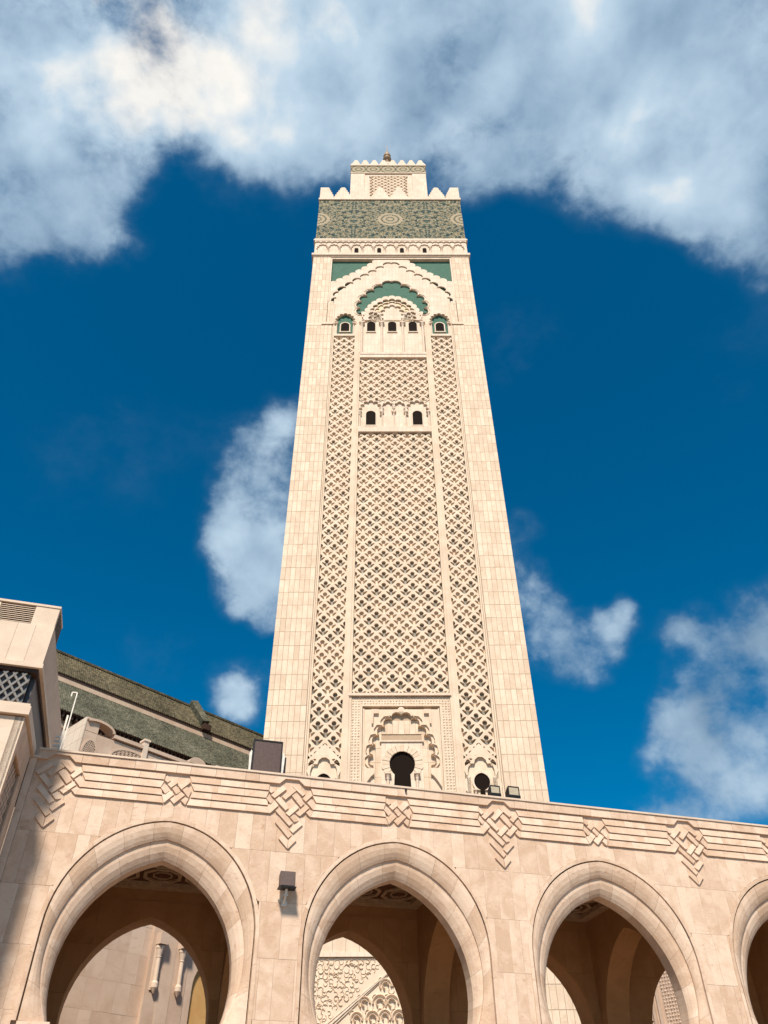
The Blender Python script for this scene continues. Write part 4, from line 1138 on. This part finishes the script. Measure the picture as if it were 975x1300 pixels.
MAT['amber_bounce_stone'] = stone('amber_bounce_stone', (.50, .28, .10), (.58, .36, .15), (.40, .20, .06), .4, 1.2, .7, .2, .3)  # orange glow of bounced sunlight in the niche, put into the stone colour
part('niche', MB().prism(nch, -.02, .005), 'amber_bounce_stone', wg)
nf = [(1.21, 4.0), (1.21, 9.4), (3.4, 9.4), (3.4, 4.0)]
part('niche_frame', MB().prism(nf + nch[::-1], -.14, -.006), 'pink_stone', wg)

# hall: local x along dm, y back
P1 = Vector((-36.6443, 76.6955, 0))
hl = thing('prayer_hall', 'great prayer hall with two tiers of green tiled roof behind the arcade', 'building', P1, MZ)
def hall_z(u, v, yloc):
    pl0 = P1 - nq*yloc; d = ray(u, v); t = (pl0-EYE).dot(nq)/d.dot(nq); return (EYE+d*t).z
ZR = 49.35; HX0, HX1 = -40, 75
ye1 = -2.4; ze1 = hall_z(76, 853, ye1)          # upper eave
yl = -2.2; zl_top = hall_z(76, 863, yl-.2)      # top of lower roof
ye2 = -6.2; ze2 = hall_z(78, 899.8, ye2)        # lower eave
def tile_roof(ya, za, yb, zb_, name):
    mb = MB(); L_ = math.hypot(yb-ya, zb_-za); ny, nz = (zb_-za)/L_, -(yb-ya)/L_
    ny, nz = abs(ny)*-1, abs(nz)
    mb.face([(HX0, ya, za), (HX1, ya, za), (HX1, yb, zb_), (HX0, yb, zb_)])
    n = 420; w_ = (HX1-HX0)/n; h = .06
    for k in range(n):
        x = HX0+k*w_
        A = [(x+.05*w_, ya, za), (x+.3*w_, ya+ny*h, za+nz*h), (x+.6*w_, ya+ny*h, za+nz*h), (x+.85*w_, ya, za)]
        Bq = [(p[0], p[1]+(yb-ya)*1.012, p[2]+(zb_-za)*1.012) for p in A]
        for i in range(3): mb.face([A[i], A[i+1], Bq[i+1], Bq[i]])
        mb.face(Bq)
    return mb
t1 = part('roof_tiles', tile_roof(0, ZR, ye1, ze1, 'up'), 'olive_roof_tile', hl); t1['kind'] = 'stuff'
t2 = part('roof_tiles', tile_roof(yl, zl_top, ye2, ze2, 'low'), 'green_roof_tile', hl); t2['kind'] = 'stuff'
part('ridge', MB().box(HX0, HX1, -.2, .5, ZR-.05, ZR+.2), 'olive_roof_tile', hl)
part('upper_wall', MB().box(HX0, HX1, -1.4, 40, 20, ze1-.10), 'dark_timber', hl)
part('eave_board', MB().box(HX0, HX1, ye1+.05, ye1+.35, ze1-.34, ze1-.06), 'dark_timber', hl)
part('fascia', MB().box(HX0, HX1, yl-.10, -1.3, zl_top-.05, zl_top+.95), 'pink_stone', hl)
part('back_slope', MB().prism([(.5, ZR), (40, ZR-20), (40, 20), (.5, 20)], HX0, HX1, tr=lambda a, b, z: (b, a, z)), 'green_roof_tile', hl)
part('lower_wall', MB().box(HX0, HX1, ye2+1.0, -1.5, 0, ze2-.3), 'pink_stone', hl)
mb = MB()
for k in range(230): mb.box(HX0+k*.5, HX0+k*.5+.22, ye2+.15, ye2+1.02, ze2-.62, ze2-.12)
o = part('eave_brackets', mb, 'dark_timber', hl); o['kind'] = 'stuff'
part('eave_soffit', MB().box(HX0, HX1, ye2+.02, yl, ze2-.12, ze2-.03), 'dark_timber', hl)
part('cornice', MB().box(HX0, HX1, ye2+.6, ye2+1.05, ze2-1.5, ze2-1.1), 'pink_stone', hl)
# hip ridge with its dark end block
hx = 17.6
part('hip_ridge', MB().bar((hx, -.25, ZR+.5), (hx+.9, ye1+.1, ze1+.85), 1.0, .8), 'green_roof_tile', hl)
part('hip_stop', MB().box(hx+.45, hx+1.5, ye1-.5, ye1+.3, ze1-.15, ze1+.55), 'dark_timber', hl)

# ================================================================== PAVILION beyond the right-hand bays
rp = thing('side_pavilion', 'pinkish wall with pilaster mouldings and carved strip beyond the right-hand bays', 'building', LA(22.15, 12.0, 0), AZ+R(-62))
part('wall', MB().box(-2.6, 5, .04, 5, 0, 10.4), 'travertine_joint', rp)
rg = random.Random(51)
for z0 in (3, 4.3, 5.6, 6.9, 8.2):
    x = -2.6
    while x < 5: part('wall_slab', MB().box(x+.004, min(5, x+.9)-.004, rg.uniform(-.004, .004), .05, z0+.004, z0+1.296), 'pink_stone', rp); x += .9
for x in (.0, 3.2):
    for dx in (0, .26): part('pilaster_moulding', MB().box(x+dx, x+dx+.12, -.10, .02, 0, 9.4), 'pink_stone', rp)
    part('carved_strip', carved_border(x+.50, x+1.20, 3.2, 8.9, -.02, .12), 'pink_stone', rp)
part('coping', MB().box(-2.7, 5.1, -.12, 5.1, 10.42, 10.6), 'pale_coping', rp)

# ================================================================== LAMPS AND FITTINGS
def floodlight(name, label, x, y, z, w_, h_, tilt, glass):
    o = thing(name, label, 'floodlight', LA(x, y, z), AZ)
    part('housing', MB().prism([(0, .10), (.05, .10+h_), (.09, .10+h_), (.22, .10+h_*.7), (.22, .14)], -w_/2, w_/2, tr=lambda a, b, z_: (b, a, z_)), 'black_metal', o)
    f = part('bezel', MB().prism(rect(-w_/2-.012, w_/2+.012, .085, .10+h_+.012), -.012, .0, holes=[rect(-w_/2+.016, w_/2-.016, .16, .10+h_-.018)]), 'black_metal', o)
    part('lens', MB().box(-w_/2+.014, w_/2-.014, -.006, -.002, .155, .10+h_-.015), glass, o)
    part('hood', MB().box(-w_/2-.012, w_/2+.012, -.05, -.0125, .075, .155), 'black_metal', o)
    part('base', MB().box(-w_*.4, w_*.4, 0, .2, 0, .072), 'black_metal', o)
    return o
floodlight('floodlight', 'small square floodlight with beige lens beside the minaret side doorway', 11.24, .12, 10.006, .27, .27, 0, 'lamp_glass')
floodlight('floodlight', 'slightly larger beige-lensed floodlight standing farther from the minaret side doorway', 11.79, .12, 10.006, .31, .30, 0, 'lamp_glass')
# tall brown screen of a big projector on the parapet
pj = thing('projector_lamp', 'big brown rectangular floodlight on brackets at the minaret corner', 'floodlight', LA(4.97, .35, 10.006), AZ)
part('back_panel', MB().box(-.37, .37, 0, .10, .06, 1.02), 'brown_metal', pj)
part('frame', MB().prism(rect(-.39, .39, .04, 1.04), -.015, .12, holes=[rect(-.355, .355, .07, 1.005)]), 'black_metal', pj)
for sx in (-1, 1):
    part('bracket', MB().prism([(sx*.40, 0), (sx*.44, 0), (sx*.47, .62), (sx*.43, .74), (sx*.40, .7)], .0, .05), 'pale_metal', pj)
part('side_housing', MB().box(.475, .51, .0, .22, .0, .62), 'black_metal', pj)
part('bracket_foot', MB().box(-.46, .46, .02, .18, 0, .035), 'pale_metal', pj)
# wall lamp
wl = thing('wall_lamp', 'square brown wall lamp on a small bracket between two arches', 'wall lamp', LA(5.64, -.005, 6.93), AZ)
part('lamp_body', MB().prism([(-.40, .30), (-.34, .64), (-.14, .60), (-.18, .30)], -.175, .175, tr=lambda a, b, z: (b, a, z)), 'brown_metal', wl)
part('lamp_face', MB().prism([(-.408, .315), (-.352, .63), (-.345, .63), (-.401, .315)], -.155, .155, tr=lambda a, b, z: (b, a, z)), 'brown_metal', wl)
part('lamp_rim', MB().box(-.20, .20, -.42, -.14, .275, .298), 'black_metal', wl)
mb = MB(); mb.bar((0, -.25, .28), (0, -.22, .14), .05); mb.bar((-.05, -.22, .16), (.05, -.22, .16), .035); mb.bar((0, -.22, .14), (-.02, -.06, .02), .04)
part('bracket', mb, 'pale_metal', wl)
part('wall_plate', MB().box(-.06, .06, -.055, 0, -.03, .09), 'pale_metal', wl)
# little black sensor under the coping
sn = thing('sensor', 'tiny black sensor on the parapet below the minaret doorway', 'sensor', LA(8.62, -.06, 9.86), AZ)
part('body', MB().lathe([(.022, 0), (.03, .01), (.03, .05), (.018, .07)], 0, -.04, 0, 10), 'black_metal', sn)
part('stem', MB().box(-.008, .008, -.05, .002, .066, .082), 'black_metal', sn)
# pale pole with cross pieces on the gallery roof
pz = 9.5
pm = thing('aerial_mast', 'pale metal mast with hooked top and clamps beside the corner block', 'mast', LA(-.33, 1.5, pz), AZ)
part('pole', MB().bar((.0, 0, 0), (0, 0, 2.15), .045), 'pale_metal', pm)
part('second_pole', MB().bar((.07, .02, 0), (.07, .02, 2.45), .03), 'pale_metal', pm)
mb = MB(); mb.bar((.07, .02, 2.45), (.07, .02, 2.85), .028); mb.bar((.07, .02, 2.85), (-.06, .02, 2.85), .028); mb.bar((-.06, .02, 2.85), (-.06, .02, 2.72), .028)
part('hook', mb, 'pale_metal', pm)
for z in (1.25, 1.38, 1.50): part('clamp', MB().box(-.16, .0, -.02, .02, z, z+.05), 'pale_metal', pm)
